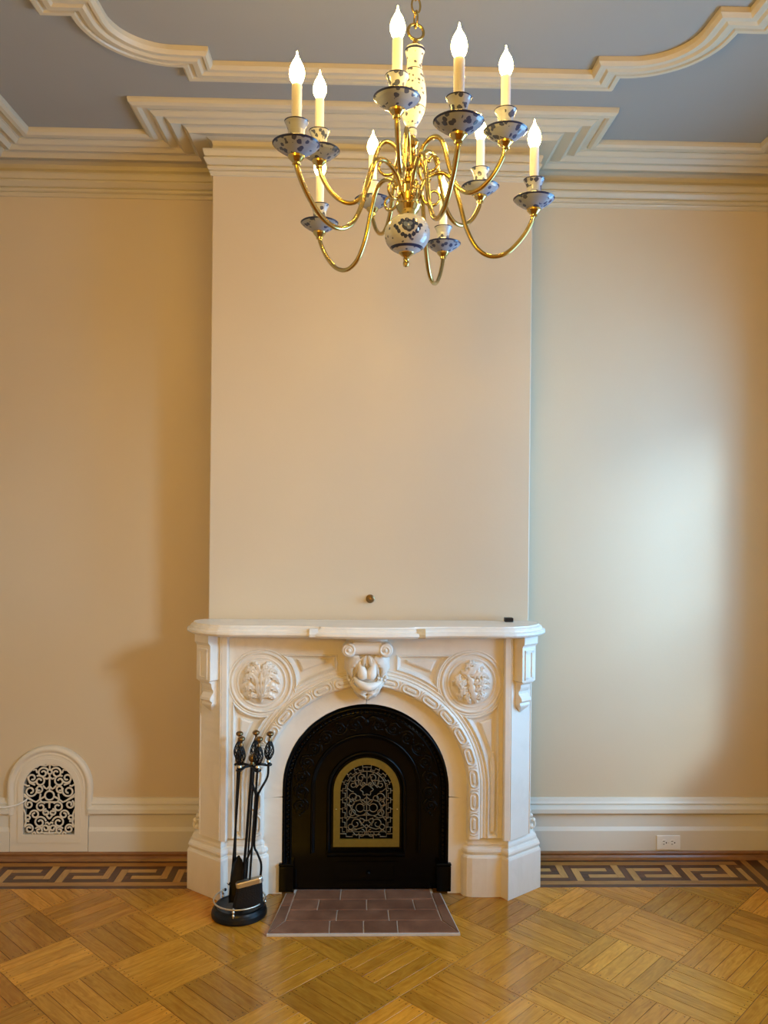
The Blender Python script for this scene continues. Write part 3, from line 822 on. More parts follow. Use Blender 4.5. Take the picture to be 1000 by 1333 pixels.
# ------------------------------------------------------------------ cast-iron insert
ICX, IS, IRR = 0.034, 0.436, 0.3505
ins = thing('fireplace_insert', 'black cast iron arched fireplace surround with gilt openwork grille', 'fireplace', (ICX, -.33, 0.0))
BCX, BB, BS, BHW, BHI = 0.0375, .192, .426, .139, .111
def ia(r, a0=0, a1=180, n=40): return arc(ICX, IS, r, a0, a1, n)
mb = MB()
out = [(ICX + .346, .0125)] + ia(.346) + [(ICX - .346, .0125)]
hole = [(BCX + .13, .20)] + arc(BCX, BS, .13, 0, 180, 24) + [(BCX - .13, .20)]
mb.prism([ccw(out), ccw(hole)[::-1]], -.352, -.340)
plate = mb.build('back_plate', 'iron', ins)
mb = MB(); mb.prism([ccw([(ICX + .15, .17)] + arc(BCX, BS, .15, 0, 180, 20) + [(ICX - .15, .17)])], -.3395, -.3345); mb.build('firebox_back', 'dark', ins)  # flat black plate stands in for the shaded hollow behind the grille
def ring_sweep(r0, prof, zb, mat, name, par, n=44):
    """prof: (dr inward, y)"""
    mb = MB(); rows = []
    for dr, y in prof:
        r = r0 - dr
        rows.append([(ICX + r, y, zb)] + [(x, y, z) for x, z in ia(r, 0, 180, n)] + [(ICX - r, y, zb)])
    mb.grid(rows); return mb.build(name, mat, par)
ring_sweep(.351, [(0, -.345), (0, -.366), (.003, -.373), (.009, -.376), (.014, -.373), (.017, -.366), (.018, -.360), (.020, -.357), (.034, -.357), (.035, -.361), (.038, -.362), (.040, -.356), (.041, -.351)], .128, 'iron', 'outer_rim', ins)
ring_sweep(.232, [(0, -.351), (.002, -.360), (.006, -.363), (.010, -.360), (.012, -.356), (.016, -.356), (.02, -.351)], .165, 'iron', 'door_rim', ins)
mb = MB(); rows = []
for dr, y in [(0, -.351), (.002, -.362), (.006, -.366), (.012, -.363), (.016, -.356), (.020, -.352)]:
    r = .168 - dr
    rows.append([(BCX + r, y, .172)] + [(x, y, z) for x, z in arc(BCX, BS, r, 0, 180, 30)] + [(BCX - r, y, .172)])
mb.grid(rows); mb.build('grille_surround', 'iron', ins)
mb = MB(); mb.ell((0, 0, 0), (.0052, .006, .0052), 8, 6)
bead = mb.mesh('bead', 'iron'); rb = .324
nb = 82; tl = 2 * (IS - .14) + PI * rb
for k in range(nb):
    sN = (k - (nb - 1) / 2) * (tl / nb); a = sN / rb
    if abs(a) < PI / 2: x, z = rb * math.sin(a), IS + rb * math.cos(a)
    else: x, z = math.copysign(rb, sN), IS - (abs(sN) - rb * PI / 2)
    link('bead', bead, ins, loc=(ICX + x, -.358, z))
# floral relief in the wide band
random.seed(11)
def scr(a, r, flip, big):
    cx, cz = ICX + r * math.sin(a), IS + r * math.cos(a) if abs(a) < 1.6 else IS
    return cx, cz
for s in (-1, 1):
    for k, a in enumerate((.18, .42, .68, .92, 1.16, 1.40, 1.62, 1.84)):
        rr = .272
        if a < PI / 2: cx, cz, ro = rr * math.sin(a), IS + rr * math.cos(a), a
        else: cx, cz, ro = rr, IS - (a - PI / 2) * rr, PI / 2
        mb = MB()
        f = 1 if k % 2 else -1
        mb.tube([(p, -.353, q) for p, q in spiral(0, 0, .022, .004, 90 * f, 1.4 * f, 20)], [.0055 - .003 * i / 20 for i in range(21)], 6)
        leaf(mb, [(-.02, .015 * f), (0, .026 * f), (.018, .018 * f), (.03, .022 * f)], .008, .009, -.351, 3, None, .8, 12)
        leaf(mb, [(-.03, -.01 * f), (-.012, -.024 * f), (.012, -.022 * f), (.026, -.008 * f)], .009, .010, -.351, 3, None, .8, 12)
        for g in range(3): mb.ell((.024 + .008 * g, -.354, -.012 * f + .009 * g * f), (.0045, .005, .0045), 8, 6)
        mb.ell((0, -.354, 0), (.006, .007, .006), 8, 6)
        ob = mb.build('floral_relief', 'iron', ins)
        ob.matrix_parent_inverse = Matrix.Translation(-ROOTLOC[ins.name])
        ob.location = (ICX + s * cx, 0, cz); ob.rotation_euler = (0, s * ro, 0); ob.scale = (s, 1, 1) if s > 0 else (-1, 1, 1)
mb = MB()
for t in (-1, 1):
    leaf(mb, [(ICX, .715), (ICX + t * .03, .735), (ICX + t * .06, .715), (ICX + t * .085, .72)], .012, .012, -.351, 4)
    mb.tube([(ICX + t * (.012 + a), -.354, .692 + b) for a, b in spiral(.02, 0, .016, .004, 0, 1.3 * t, 18)], .003, 6)
mb.ell((ICX, -.355, .715), (.012, .010, .016), 12, 8); mb.build('crest_relief', 'iron', ins)
for s in (-1, 1):                                       # feet of the arch
    mb = MB(); a, b = sorted((ICX + s * .300, ICX + s * .359)); mb.box(a, b, -.386, -.3505, .0135, .122, .003); mb.build('foot_block', 'iron', ins)
    mb = MB(); mb.box(a - .001, b + .001, -.390, -.3505, .1225, .132, .003); mb.build('foot_cap', 'iron', ins)
    mb = MB(); x = ICX + s * .292; mb.tube([(x, -.354, .016), (x, -.354, .10)], .004, 8); mb.build('foot_bead', 'iron', ins)
mb = MB(); mb.loft([[(BCX - w, y, z), (BCX + w, y, z), (BCX + w, -.3525, z), (BCX - w, -.3525, z)] for w, y, z in ((.162, -.356, .148), (.165, -.362, .152), (.163, -.372, .160), (.160, -.378, .168), (.158, -.378, .173), (.15, -.366, .176))], True)
mb.build('ledge', 'iron', ins)
mb = MB(); mb.prism([[(BCX - .135, .032), (BCX + .135, .032), (BCX + .135, .128), (BCX - .135, .128)], [(BCX - .118, .048), (BCX - .118, .112), (BCX + .118, .112), (BCX + .118, .048)]], -.358, -.3525); mb.build('ash_door', 'iron', ins, .002)
mb = MB(); mb.lathe([(.001, 0), (.006, .001), (.009, .006), (.007, .012), (.004, .014)], (0, 0, 0), 12)
kn = link('ash_door_knob', mb.mesh('ash_door_knob', 'iron'), ins, loc=(BCX + .01, -.3525, .080)); kn.rotation_euler = (PI / 2, 0, 0)
# gilt grille
gr = MB(); o1 = ccw([(BCX + BHW, BB)] + arc(BCX, BS, BHW, 0, 180, 32) + [(BCX - BHW, BB)]); i1 = ccw([(BCX + BHI, BB + .032)] + arc(BCX, BS, BHI, 0, 180, 32) + [(BCX - BHI, BB + .032)])
gr.prism([o1, i1[::-1]], -.360, -.3525)
gril = gr.build('grille_frame', 'gold_paint', ins, .0015); gril['label'] = 'gilt arched frame of the openwork grille'
mb = MB()
for s in (-1, 1):
    mb.ell((BCX + s * .128, -.3605, .35), (.003, .002, .003), 8, 6)
mb.build('grille_screw', 'brass', gril)
mb = MB(); YG = -.357; WR = .0021
def gl(pts, w=WR, closed=False): mb.tube([(BCX + x, YG, z) for x, z in pts], w, 5, closed)
GB, GS = BB + .032, BS                                  # grille opening bottom and springing
inner = .083
# inner arch line
gl([(inner, GB + .03)] + arc(0, GS, inner, 0, 180, 28) + [(-inner, GB + .03)], WR, True)
# stepped border between frame and inner arch
def stepline(s_):
    out = []
    total = (GS - GB - .03) + BHI * PI / 2
    n = 17
    for k in range(n + 1):
        d = total * k / n
        rr = (.090, .101)[k % 2], (.101, .090)[k % 2]
        for r in (rr[0], rr[1]):
            if d < GS - GB - .03: p = (r, GB + .03 + d)
            else:
                a = (d - (GS - GB - .03)) / BHI; p = (r * math.cos(a), GS + r * math.sin(a))
            out.append((s_ * p[0], p[1]))
    return out
for s in (-1, 1):
    gl(stepline(s))
    for k in range(9):
        d = ((GS - GB - .03) + BHI * PI / 2) * (k + .5) / 9
        if d < GS - GB - .03: p, q = (.101, GB + .03 + d), (BHI, GB + .03 + d); p2 = (inner, GB + .03 + d)
        else:
            a = (d - (GS - GB - .03)) / BHI; p, q, p2 = [(r * math.cos(a), GS + r * math.sin(a)) for r in (.101, BHI, inner)]
        gl([(s * p[0], p[1]), (s * q[0], q[1])]); gl([(s * p2[0], p2[1]), (s * (p2[0] * .5 + p[0] * .5), p2[1] * .5 + p[1] * .5)])
    T = lambda pts: [(s * x, z) for x, z in pts]
    gl(T([(0, GB), (0, GB)][:0] + [(.03, GB), (.03, GB + .018), (.058, GB + .018), (.058, GB + .010), (.085, GB + .010), (.085, GB + .022), (BHI, GB + .022)]))
    gl(T(arc(.028, .355, .017, 0, 360, 16))); gl(T(arc(.028, .355, .033, -160, 150, 20)))
    gl(T(spiral(.045, .288, .024, .006, 200, -1.25, 22))); gl(T(spiral(.022, .248, .018, .005, 100, 1.2, 18)))
    gl(T(spiral(.055, .400, .022, .006, -60, 1.1, 20))); gl(T(spiral(.025, .480, .018, .006, 180, -1.2, 18)))
    gl(T(spiral(.058, .452, .015, .005, 120, 1.0, 16))); gl(T([(inner, .30), (.07, .315), (.062, .34), (.068, .36), (inner, .37)]))
    gl(T([(inner, .25), (.07, .262), (.06, .258), (.05, .245), (.04, .238)])); gl(T([(0, .325), (.028, .322), (.05, .312), (inner, .318)]))
    gl(T([(0, .300), (.012, .305), (.028, .312)])); gl(T([(.0, .268), (.014, .282), (.025, .29)])); gl(T([(0, .4), (.012, .39), (.028, .388)]))
    gl(T([(.055, .422), (.066, .425), (inner - .002, .437)])); gl(T([(.025, .498), (.03, .505), (.036, .5)]))
for s in (-1, 1):
    T = lambda pts: [(s * x, z) for x, z in pts]
    gl(T(arc(.060, .335, .013, 0, 360, 14))); gl(T(arc(.020, .300, .010, 0, 360, 12))); gl(T(arc(.066, .275, .011, 0, 360, 12))); gl(T(arc(.038, .395, .011, 0, 360, 12)))
    gl(T(spiral(.066, .375, .016, .005, 90, 1.1, 16))); gl(T(spiral(.040, .462, .014, .005, 200, 1.1, 16))); gl(T(spiral(.015, .455, .012, .004, 0, -1.1, 14)))
    gl(T([(.0, .380), (.014, .372), (.028, .388), (.05, .38), (inner, .40)])); gl(T([(.0, .340), (.012, .345), (.012, .365), (0, .372)])); gl(T([(.012, .495), (.02, .47), (.03, .455), (.045, .44)]))
    gl(T([(.0, .285), (.01, .275), (.024, .27), (.04, .265), (.055, .27)])); gl(T([(.052, .49), (.048, .475), (.055, .465), (.066, .468)]))
gl([(.023 * (1 + .18 * math.cos(6 * t)) * math.cos(t), .432 + .023 * (1 + .18 * math.cos(6 * t)) * math.sin(t)) for t in [2 * PI * k / 36 for k in range(36)]], WR, True)
gl([(-inner, GB + .03), (inner, GB + .03)]); gl([(-inner, .262 - .03 + .03), (-.04, .262)]); gl([(0, GB + .018), (0, .268)]); gl([(-.03, GB + .018), (.03, GB + .018)])
gl([(0, .300), (0, .412)]); gl([(0, .455), (0, .505)])
mb.build('grille_lattice', 'gold_wire', gril)['label'] = 'thin gilt lattice of scrolls and stepped border'

# ------------------------------------------------------------------ tiled hearth
hearth = thing('tiled_hearth', 'low hearth pad of brown rectangular tiles with pale grout', 'hearth', (0.025, -.53, 0.0))
HX, HW1 = 0.0275, .364
mb = MB()
mb.loft([[(HX - .365, -.722, z), (HX + .365, -.722, z), (HX + .322, -.385, z), (HX + .290, -.385, z), (HX + .290, -.352, z), (HX - .290, -.352, z), (HX - .290, -.385, z), (HX - .322, -.385, z)] for z in (.0006, .0095)], True)
mb.build('grout_bed', 'grout', hearth)
def tile(pts):
    mb = MB(); p = ccw(pts); a = offset_loop(p, .0022); b = offset_loop(p, .0042)
    mb.loft([[(x, y, .008) for x, y in a], [(x, y, .0115) for x, y in a], [(x, y, .0128) for x, y in b]], True); mb.build('tile', 'tile', hearth)
def hx(t, y):                                           # splayed field: half width at depth y
    return HX + t * (.279 + (-.352 - y) * .056 / .272 * .45)
rowsY = [-.356, -.448, -.537, -.624, -.718]
pat = [[-1, -.33, .32, 1], [-1, -.625, .045, .70, 1], [-1, -.35, .33, 1], None]
for k in range(3):
    y0, y1 = rowsY[k], rowsY[k + 1]
    for a, b in zip(pat[k][:-1], pat[k][1:]): tile([(hx(a, y0), y0), (hx(b, y0), y0), (hx(b, y1), y1), (hx(a, y1), y1)])
y0, y1 = rowsY[3], rowsY[4]
fl_ = [(-1, -1), (-.52, -.52), (0.0, 0.0), (.52, .52), (1, 1)]
xf = lambda t: HX + t * .362
tile([(hx(-1, y0), y0), (xf(-.36) , y0), (xf(-.36), y1), (xf(-1), y1)]); tile([(xf(-.36), y0), (xf(0.0), y0), (xf(0), y1), (xf(-.36), y1)])
tile([(xf(0), y0), (xf(.36), y0), (xf(.36), y1), (xf(0), y1)]); tile([(xf(.36), y0), (hx(1, y0), y0), (xf(1), y1), (xf(.36), y1)])
for s in (-1, 1):
    e = lambda y: HX + s * (.320 + (-.385 - y) * .125)
    tile([(hx(s, -.388), -.388), (e(-.388), -.388), (e(-.500), -.500), (hx(s, -.500), -.500)])
    tile([(hx(s, -.500), -.500), (e(-.500), -.500), (xf(s), y1), (hx(s, y0), y0)])

# ------------------------------------------------------------------ arched floor register on the left
vent = thing('wall_register', 'white painted arched heating register with scrollwork grille above the baseboard', 'vent', (VCX, -.02, .04))
mb = MB(); rows = []
for r, y in [(.192, -.0005), (.192, -.018), (.188, -.026), (.178, -.030), (.170, -.027), (.164, -.020), (.160, -.019), (.156, -.022), (.150, -.021), (.146, -.014), (.144, -.010)]:
    rows.append([(VCX + r * .985, y, .205)] + [(x, y, z) for x, z in arc(VCX, .326, r, 0, 180, 32)] + [(VCX - r * .985, y, .205)])
mb.grid(rows[::-1]); mb.build('arch_moulding', 'vent', vent)
mb = MB()
o1 = ccw([(VCX + .176, .037), (VCX + .176, .22), (VCX + .150, .235)] + arc(VCX, .326, .150, 0, 180, 28) + [(VCX - .150, .235), (VCX - .176, .22), (VCX - .176, .037)])
i1 = ccw(U_arch(VCX, .116, .116, .321, 24))
mb.prism([o1, i1[::-1]], -.0215, -.0005); mb.build('surround', 'vent', vent, .0015)
mb = MB()
pl2 = ccw(U_arch(VCX, .141, .078, .321, 28)); mb.prism([pl2, i1[::-1]], -.0255, -.0216); mb.build('face_plate', 'vent', vent, .0012)
mb = MB(); mb.box(VCX - .121, VCX + .121, .030, .036, .113, .44); mb.build('duct_back', 'dark', vent)  # black sheet stands in for the shade inside the duct
mb = MB(); FLAT = 0.45
def vl(pts, w=.0046): mb.tube([(VCX + x, -.020, z) for x, z in pts], w, 6, False, 0, (0, 1, 0))
for s in (-1, 1):
    T = lambda p: [(s * x, z) for x, z in p]
    vl(T(spiral(.030, .395, .026, .006, 150, -1.35, 26))); vl(T(spiral(.078, .372, .024, .006, 200, 1.3, 26))); vl(T(spiral(.045, .358, .026, .007, 60, 1.3, 26)))
    vl(T(spiral(.085, .312, .028, .007, 150, 1.35, 26))); vl(T(spiral(.047, .322, .018, .006, -60, -1.2, 22)))
    vl(T(spiral(.092, .252, .020, .006, 60, -1.3, 24))); vl(T(spiral(.038, .240, .024, .007, 140, -1.3, 26))); vl(T(spiral(.066, .205, .022, .006, 0, 1.3, 24)))
    vl(T(spiral(.042, .170, .028, .007, 170, -1.4, 28))); vl(T(spiral(.096, .190, .016, .005, 250, 1.2, 22))); vl(T(spiral(.090, .140, .022, .006, 20, 1.4, 26))); vl(T(spiral(.046, .132, .018, .005, 30, 1.3, 22)))
    vl(T(spiral(.014, .215, .016, .005, 90, -1.2, 20))); vl(T(spiral(.016, .142, .016, .005, 0, 1.1, 20)))
    vl(T([(.020, .288), (.038, .278), (.060, .262), (.075, .268), (.116, .290)])); vl(T([(.116, .345), (.100, .335), (.09, .338)])); vl(T([(.04, .300), (.044, .275), (.034, .262), (0, .262)]))
    vl(T([(0, .335), (.012, .322), (.022, .328), (.030, .338)])); vl(T([(.0, .437), (.018, .428), (.045, .432), (.06, .42)])); vl(T([(.056, .395), (.062, .41), (.075, .408)])); vl(T([(.100, .38), (.09, .35), (.065, .34)]))
    vl(T([(0, .186), (.010, .196), (.016, .210)])); vl(T([(.112, .150), (.105, .170), (.108, .21), (.116, .23)])); vl(T([(.06, .117), (.066, .126), (.078, .119)])); vl(T([(.116, .300), (.1, .285), (.075, .268)]))
    vl(T([(.0, .375), (.012, .368), (.022, .372)])); vl(T([(.0, .16), (.008, .17), (.018, .165)]))
vl(arc(0, .292, .0205, 0, 360, 22)); vl(arc(0, .400, .010, 0, 360, 16)); vl([(0, .117), (0, .155)]); vl([(0, .235), (0, .262)]); vl([(0, .312), (0, .39)]); vl([(0, .41), (0, .437)]); vl([(-.035, .122), (.035, .122)], .004)
mb.build('grille', 'vent', vent)
mb = MB(); mb.box(VCX - .022, VCX + .026, -.030, -.024, .119, .124, .001); mb.build('damper_lever', 'vent', vent)
FLAT = 0.6
cab = MB(); cab.tube(crom([(XL + .001, -.012, .247), (-1.62, -.042, .246), (-1.585, -.042, .248), (-1.545, -.038, .256), (-1.515, -.032, .270), (-1.505, -.016, .278), (-1.500, .010, .280)], 6), .0038, 8)
tag(cab.build('cable', 'white'), 'thin white cable running from the side wall into the register grille', 'cable')

# ------------------------------------------------------------------ power outlet on the right baseboard
outl = thing('power_outlet', 'white duplex power outlet mounted sideways on the baseboard', 'outlet', (1.447, -.021, .044))
mb = MB(); mb.box(1.393, 1.502, -.0275, -.0212, .043, .108, .0015); mb.build('cover_plate', 'white', outl)
for s in (-1, 1):
    cx = 1.4475 + s * .0195
    mb = MB(); mb.prism([[(cx + .0155 * math.cos(t) * (1 if abs(math.cos(t)) < .85 else .93), .0755 + .0165 * math.sin(t)) for t in [2 * PI * k / 20 for k in range(20)]]], -.0290, -.0276)
    soc = mb.build('socket', 'white', outl)
    for dx, dz, w, h in ((-.004, .0065, .0085, .0026), (-.004, -.0065, .0075, .0026)):
        mb = MB(); mb.box(cx + dx - w / 2, cx + dx + w / 2, -.0293, -.0288, .0755 + dz - h / 2, .0755 + dz + h / 2); mb.build('slot', 'black_plastic', soc)
    mb = MB(); mb.ell((cx + .008, -.0290, .0755), (.0032, .0006, .0032), 10, 6); mb.build('ground_hole', 'black_plastic', soc)
mb = MB(); mb.ell((1.4475, -.0276, .0755), (.0026, .0012, .0026), 10, 6); mb.build('screw', 'pewter', outl)

# ------------------------------------------------------------------ small things by the shelf
kb_ = thing('brass_wall_knob', 'small aged brass knob screwed into the chimney breast above the mantel', 'knob', (0.045, BY, 1.227))
mb = MB(); mb.lathe([(.001, .0), (.0175, .0), (.0185, .003), (.014, .006), (.007, .008)], (0, 0, 0), 18)
o = link('rosette', mb.mesh('rosette', 'brass_old'), kb_, loc=(0.045, BY - .0005, 1.227)); o.rotation_euler = (PI / 2, 0, 0)
mb = MB(); mb.lathe([(.006, .006), (.005, .012), (.010, .016), (.0125, .022), (.010, .028), (.002, .030)], (0, 0, 0), 16)
o = link('knob_head', mb.mesh('knob_head', 'brass_old'), kb_, loc=(0.049, BY - .0005, 1.226)); o.rotation_euler = (PI / 2, 0, 0)
sm = thing('sensor_box', 'tiny black plastic box lying at the end of the mantel shelf', 'gadget', (0.632, -.345, 1.1405))
mb = MB(); mb.box(.614, .650, -.360, -.332, 1.1405, 1.1575, .002); mb.build('case', 'black_plastic', sm)
mb = MB(); mb.box(.617, .647, -.3615, -.3595, 1.1525, 1.1555); mb.build('front_lip', 'black_plastic', sm)

# ------------------------------------------------------------------ fire tools
TB = Vector((-.466, -.540, 0)); LEAN = .066
def TP(x, y, z): return (TB.x + x + LEAN * z, TB.y + y, z)
stand = thing('fire_tool_stand', 'black round stand with brass gallery rail holding the fireplace tools', 'tool stand', (TB.x, TB.y, 0))
mb = MB(); mb.lathe([(.102, .0006), (.109, .003), (.110, .010), (.107, .022), (.100, .030), (.097, .037), (.090, .040), (.086, .036), (.03, .034), (.012, .040), (.010, .05)], (TB.x, TB.y, 0), 40); mb.build('base', 'iron_tool', stand)
mb = MB(); mb.tube([(TB.x + .101 * math.cos(t), TB.y + .101 * math.sin(t), .062) for t in [math.radians(-228 + 276 * k / 48) for k in range(49)]], .0032, 8); rail = mb.build('gallery_rail', 'pewter', stand)
rail['label'] = 'brass gallery rail'
for t in (-222, -95, 12, 42):
    a = math.radians(t); x, y = TB.x + .101 * math.cos(a), TB.y + .101 * math.sin(a)
    mb = MB(); mb.lathe([(.0035, .030), (.0045, .034), (.0055, .040), (.0035, .045), (.005, .050), (.0055, .055), (.0035, .059), (.0042, .066), (.001, .069)], (x, y, 0), 10); mb.build('rail_post', 'pewter', rail)
for t in (-228, 48):
    a = math.radians(t); mb = MB(); mb.ell((TB.x + .101 * math.cos(a), TB.y + .101 * math.sin(a), .062), (.006, .006, .006), 10, 8); mb.build('rail_end_ball', 'iron_tool', rail)
mb = MB(); mb.tube([TP(.004, 0, .036), TP(.006, 0, .3), TP(.006, 0, .605)], .0058, 10); mb.build('pole', 'iron_tool', stand)
mb = MB(); mb.ell(TP(.006, 0, .618), (.0165, .0165, .0165), 14, 10)
mb.lathe([(.008, .588), (.013, .592), (.009, .598), (.006, .606)], (TB.x + .006 + LEAN * .6, TB.y, 0), 12); mb.build('pole_finial', 'brass_old', stand)
hooks = {'shovel': (-.054, .030), 'poker': (-.036, -.045), 'rake': (.010, .045), 'brush': (.034, -.048), 'tongs': (.068, .028)}
ZY = .588
mb = MB()
for k, (x, y) in hooks.items():
    d = Vector((x, y)).normalized(); nrm = Vector((-d.y, d.x))
    tip = Vector((x, y)) + d * .018
    a = [TP(0, 0, ZY), TP(x * .5, y * .5, ZY + .003)]
    mb.tube([TP(0, 0, ZY), TP(x * .55, y * .55, ZY + .002), TP(x - d.x * .011, y - d.y * .011, ZY - .004)], .0055, 8)
    c = [TP(x + .011 * math.cos(t) * d.x - .011 * math.sin(t) * d.y, y + .011 * math.cos(t) * d.y + .011 * math.sin(t) * d.x, ZY - .004) for t in [math.radians(180 + 20 + 240 * i / 10 - 0) for i in range(11)]]
    mb.tube(c, .0045, 8)
mb.build('yoke', 'iron_tool', stand)
def handle(root, x, y, z0, tone='brass_old'):
    mb = MB(); cx, cy = TB.x + x + LEAN * z0, TB.y + y
    mb.lathe([(.007, .0), (.0095, .004), (.008, .010), (.0055, .013)], (cx, cy, z0), 12); mb.build('collar', 'pewter', root)
    mb = MB()                                           # twisted wire basket
    for k in range(10):
        for dr in (1, -1):
            pts = []
            for i in range(13):
                t = i / 12; r = .0055 + .0135 * math.sin(PI * (t ** .85)); a = 2 * PI * k / 10 + dr * 1.7 * t
                pts.append((cx + r * math.cos(a) + LEAN * .075 * t, cy + r * math.sin(a), z0 + .012 + .075 * t))
            mb.tube(pts, .0015, 4)
    mb.tube([(cx + LEAN * .075 * t, cy, z0 + .010 + .08 * t) for t in (0, .5, 1)], .0042, 8)
    mb.build('basket_grip', 'iron_tool', root)
    mb = MB(); mb.lathe([(.006, .084), (.0085, .088), (.006, .093), (.0042, .098), (.0048, .104), (.0125, .109), (.0150, .114), (.0140, .119), (.009, .123), (.004, .125), (.001, .1255)], (cx + LEAN * .08, cy, z0), 14); mb.build('knob', tone, root)
ZH = ZY + .004
def tool(name, label, key_, zb, w=.0042, tone='brass_old', cat='fire tool'):
    x, y = hooks[key_]
    root = thing(name, label, cat, TP(x, y, zb))
    return root, x, y
# shovel
r, x, y = tool('fireplace_shovel', 'black fireplace shovel with basket handle standing in the tool stand', 'shovel', .045)
mb = MB(); mb.tube([TP(x, y, ZH), TP(x + .008, y - .01, .40), TP(x + .022, y - .030, .21)], .0042, 8); mb.build('shaft', 'iron_tool', r)
mb = MB(); sx, sy = x + .036, y - .040
rows = []
for z, hw, cup in ((.235, .006, .0), (.222, .016, .002), (.205, .022, .004), (.17, .025, .007), (.12, .026, .009), (.075, .026, .009), (.052, .025, .006)):
    rows.append([TP(sx + hw * u, sy - cup * (1 - u * u) + .012 * abs(u) ** 3 * -1, z) for u in (-1, -.85, -.5, 0, .5, .85, 1)])
mb.grid(rows); mb.grid([[(p[0], p[1] + .0025, p[2]) for p in rw][::-1] for rw in rows]); mb.build('blade', 'iron_tool', r); handle(r, x, y, ZH)
# poker
r, x, y = tool('fireplace_poker', 'black fireplace poker with bright brass knob and a side hook', 'poker', .05)
mb = MB(); mb.tube([TP(x, y, ZH), TP(x - .001, y + .02, .35), TP(x - .004, y + .045, .12), TP(x - .004, y + .05, .05)], [.0042, .0042, .0042, .0015], 8); mb.build('shaft', 'iron_tool', r)
mb = MB(); mb.tube([TP(x - .004, y + .045, .13), TP(x - .014, y + .045, .115), TP(x - .022, y + .045, .122)], [.004, .0035, .0012], 8); mb.build('hook', 'iron_tool', r); handle(r, x, y, ZH, 'brass_old')
# ash rake
r, x, y = tool('fireplace_rod', 'plain black fireplace rod with basket handle hanging behind the stand pole', 'rake', .05)
mb = MB(); mb.tube([TP(x, y, ZH), TP(x + .002, y, .35), TP(x + .004, y - .006, .06)], .004, 8); mb.build('shaft', 'iron_tool', r)
mb = MB(); mb.tube([TP(x + .004, y - .006, .06), TP(x + .004, y - .02, .052), TP(x + .004, y - .034, .056)], [.0042, .004, .0025], 8); mb.build('tip', 'iron_tool', r); handle(r, x, y, ZH)
# brush
r, x, y = tool('fireplace_brush', 'black bristle hearth brush with a pale metal ferrule and basket handle', 'brush', .045, cat='brush')
mb = MB(); mb.tube([TP(x, y, ZH), TP(x, y, .4), TP(x + .002, y + .003, .150)], .0042, 8); mb.build('shaft', 'iron_tool', r)
bx, by, bz = x + .003, y + .004, .136
dirv = Vector((.96, .20, .17)).normalized()
mb = MB(); FW = .046
def FB(u, v, w): 
    c = Vector(TP(bx, by, bz)); side = Vector((-.2, .97, 0)).normalized(); up = dirv.cross(side).normalized() * -1
    if up.z < 0: up = -up
    return tuple(c + dirv * u + side * v + up * w)
st_ = lambda a, b, n=6: [(a + b * math.cos(t), b * math.sin(t)) for t in [(-PI / 2 + PI * i / n) for i in range(n + 1)]] + [(-a + b * math.cos(t), b * math.sin(t)) for t in [(PI / 2 + PI * i / n) for i in range(n + 1)]]
lp = st_(.040, .013)
mb.loft([[FB(u * .97, v * .9, .020) for u, v in lp], [FB(u, v, .016) for u, v in lp], [FB(u, v, .0) for u, v in lp]], True, 0, False); mb.build('ferrule', 'pewter', r)['label'] = 'pale metal ferrule'
mb = MB(); lp = st_(.038, .0115, 8)
def BR(u, v, w, k):
    p = Vector(FB(u, v, 0)); return (p.x + .02 * k * (u / .05) * .35 - .006 * k, p.y + v * k * .25, p.z - w - .012 * math.sin(k * 1.5) * (u / .05))
mb.loft([[BR(u * (1 + .08 * k), v * (1 + .35 * k), .082 * k, k) for u, v in lp] for k in (0, .3, .6, .85, 1.0)], True, 0, True)
random.seed(5)
for k in range(90):
    t = random.random() * 2 - 1; v = (random.random() * 2 - 1)
    a = BR(t * .046 * .9, v * .011, .0, 0); b = BR(t * .046 * 1.05, v * .0145, .084 + .004 * random.random(), 1.0)
    mb.tube([a, b], [.0016, .0008], 4)
mb.build('bristles', 'bristle', r); handle(r, x, y, ZH)
# tongs
r, x, y = tool('fireplace_tongs', 'black scissor fireplace tongs with forked upper arms and spread legs', 'tongs', .06, cat='tongs')
PV = (.030, -.006, .475); PV2 = (.018, -.010, .268)
for s, top in ((1, (x, y, ZH)), (-1, (.008, .008, ZH - .012))):
    mb = MB(); mb.tube(crom([TP(*top), TP(top[0], top[1], .535), TP(.034 + s * .012, .006, .490), TP(.034 + s * .004, .006, .46), TP(.034 + s * .004, .008, .36), TP(.034 + s * .004, .010, .268), TP(.037 + s * .016, .010, .235), TP(.040 + s * .031, .012, .19), TP(.040 + s * .030, .014, .13), TP(.038 + s * .018, .016, .075)], 5), .0046, 8); mb.build('arm', 'iron_tool', r)
mb = MB(); mb.tube([TP(.034, -.004, .474), TP(.034, .014, .474)], .007, 10); mb.build('rivet', 'iron_tool', r)
handle(r, x, y, ZH)

# ------------------------------------------------------------------ chandelier
HXc, HYc = .110, -1.865; CL = .033
def hubx(z): return HXc + CL * (z - 2.4)
ch = thing('chandelier', 'brass ten-arm chandelier with blue and white porcelain cups and lit flame bulbs', 'chandelier', (HXc, HYc, 2.19))
def clathe(name, prof, mats, seg=28, mf=None, par=None):
    mb = MB(); mb.lathe(prof, (HXc - CL * 2.4, HYc, 0), seg, mf, True, (CL, 0)); return mb.build(name, mats, par or ch)
BC = Vector((hubx(2.267), HYc, 2.267))
fd = []
blue1, blue2 = (0.03, 0.045, 0.11), (0.14, 0.19, 0.32)
def fdir(u, v): return (u * 1.25, -1.0, v * 1.25)
for u, v, rr, c in ((.05, .12, .30, blue1), (-.04, .16, .12, blue2), (.12, .18, .10, blue2), (.06, .03, .10, blue2), (.05, .12, .05, (.5, .55, .62))): fd.append((fdir(u, v), rr, c))
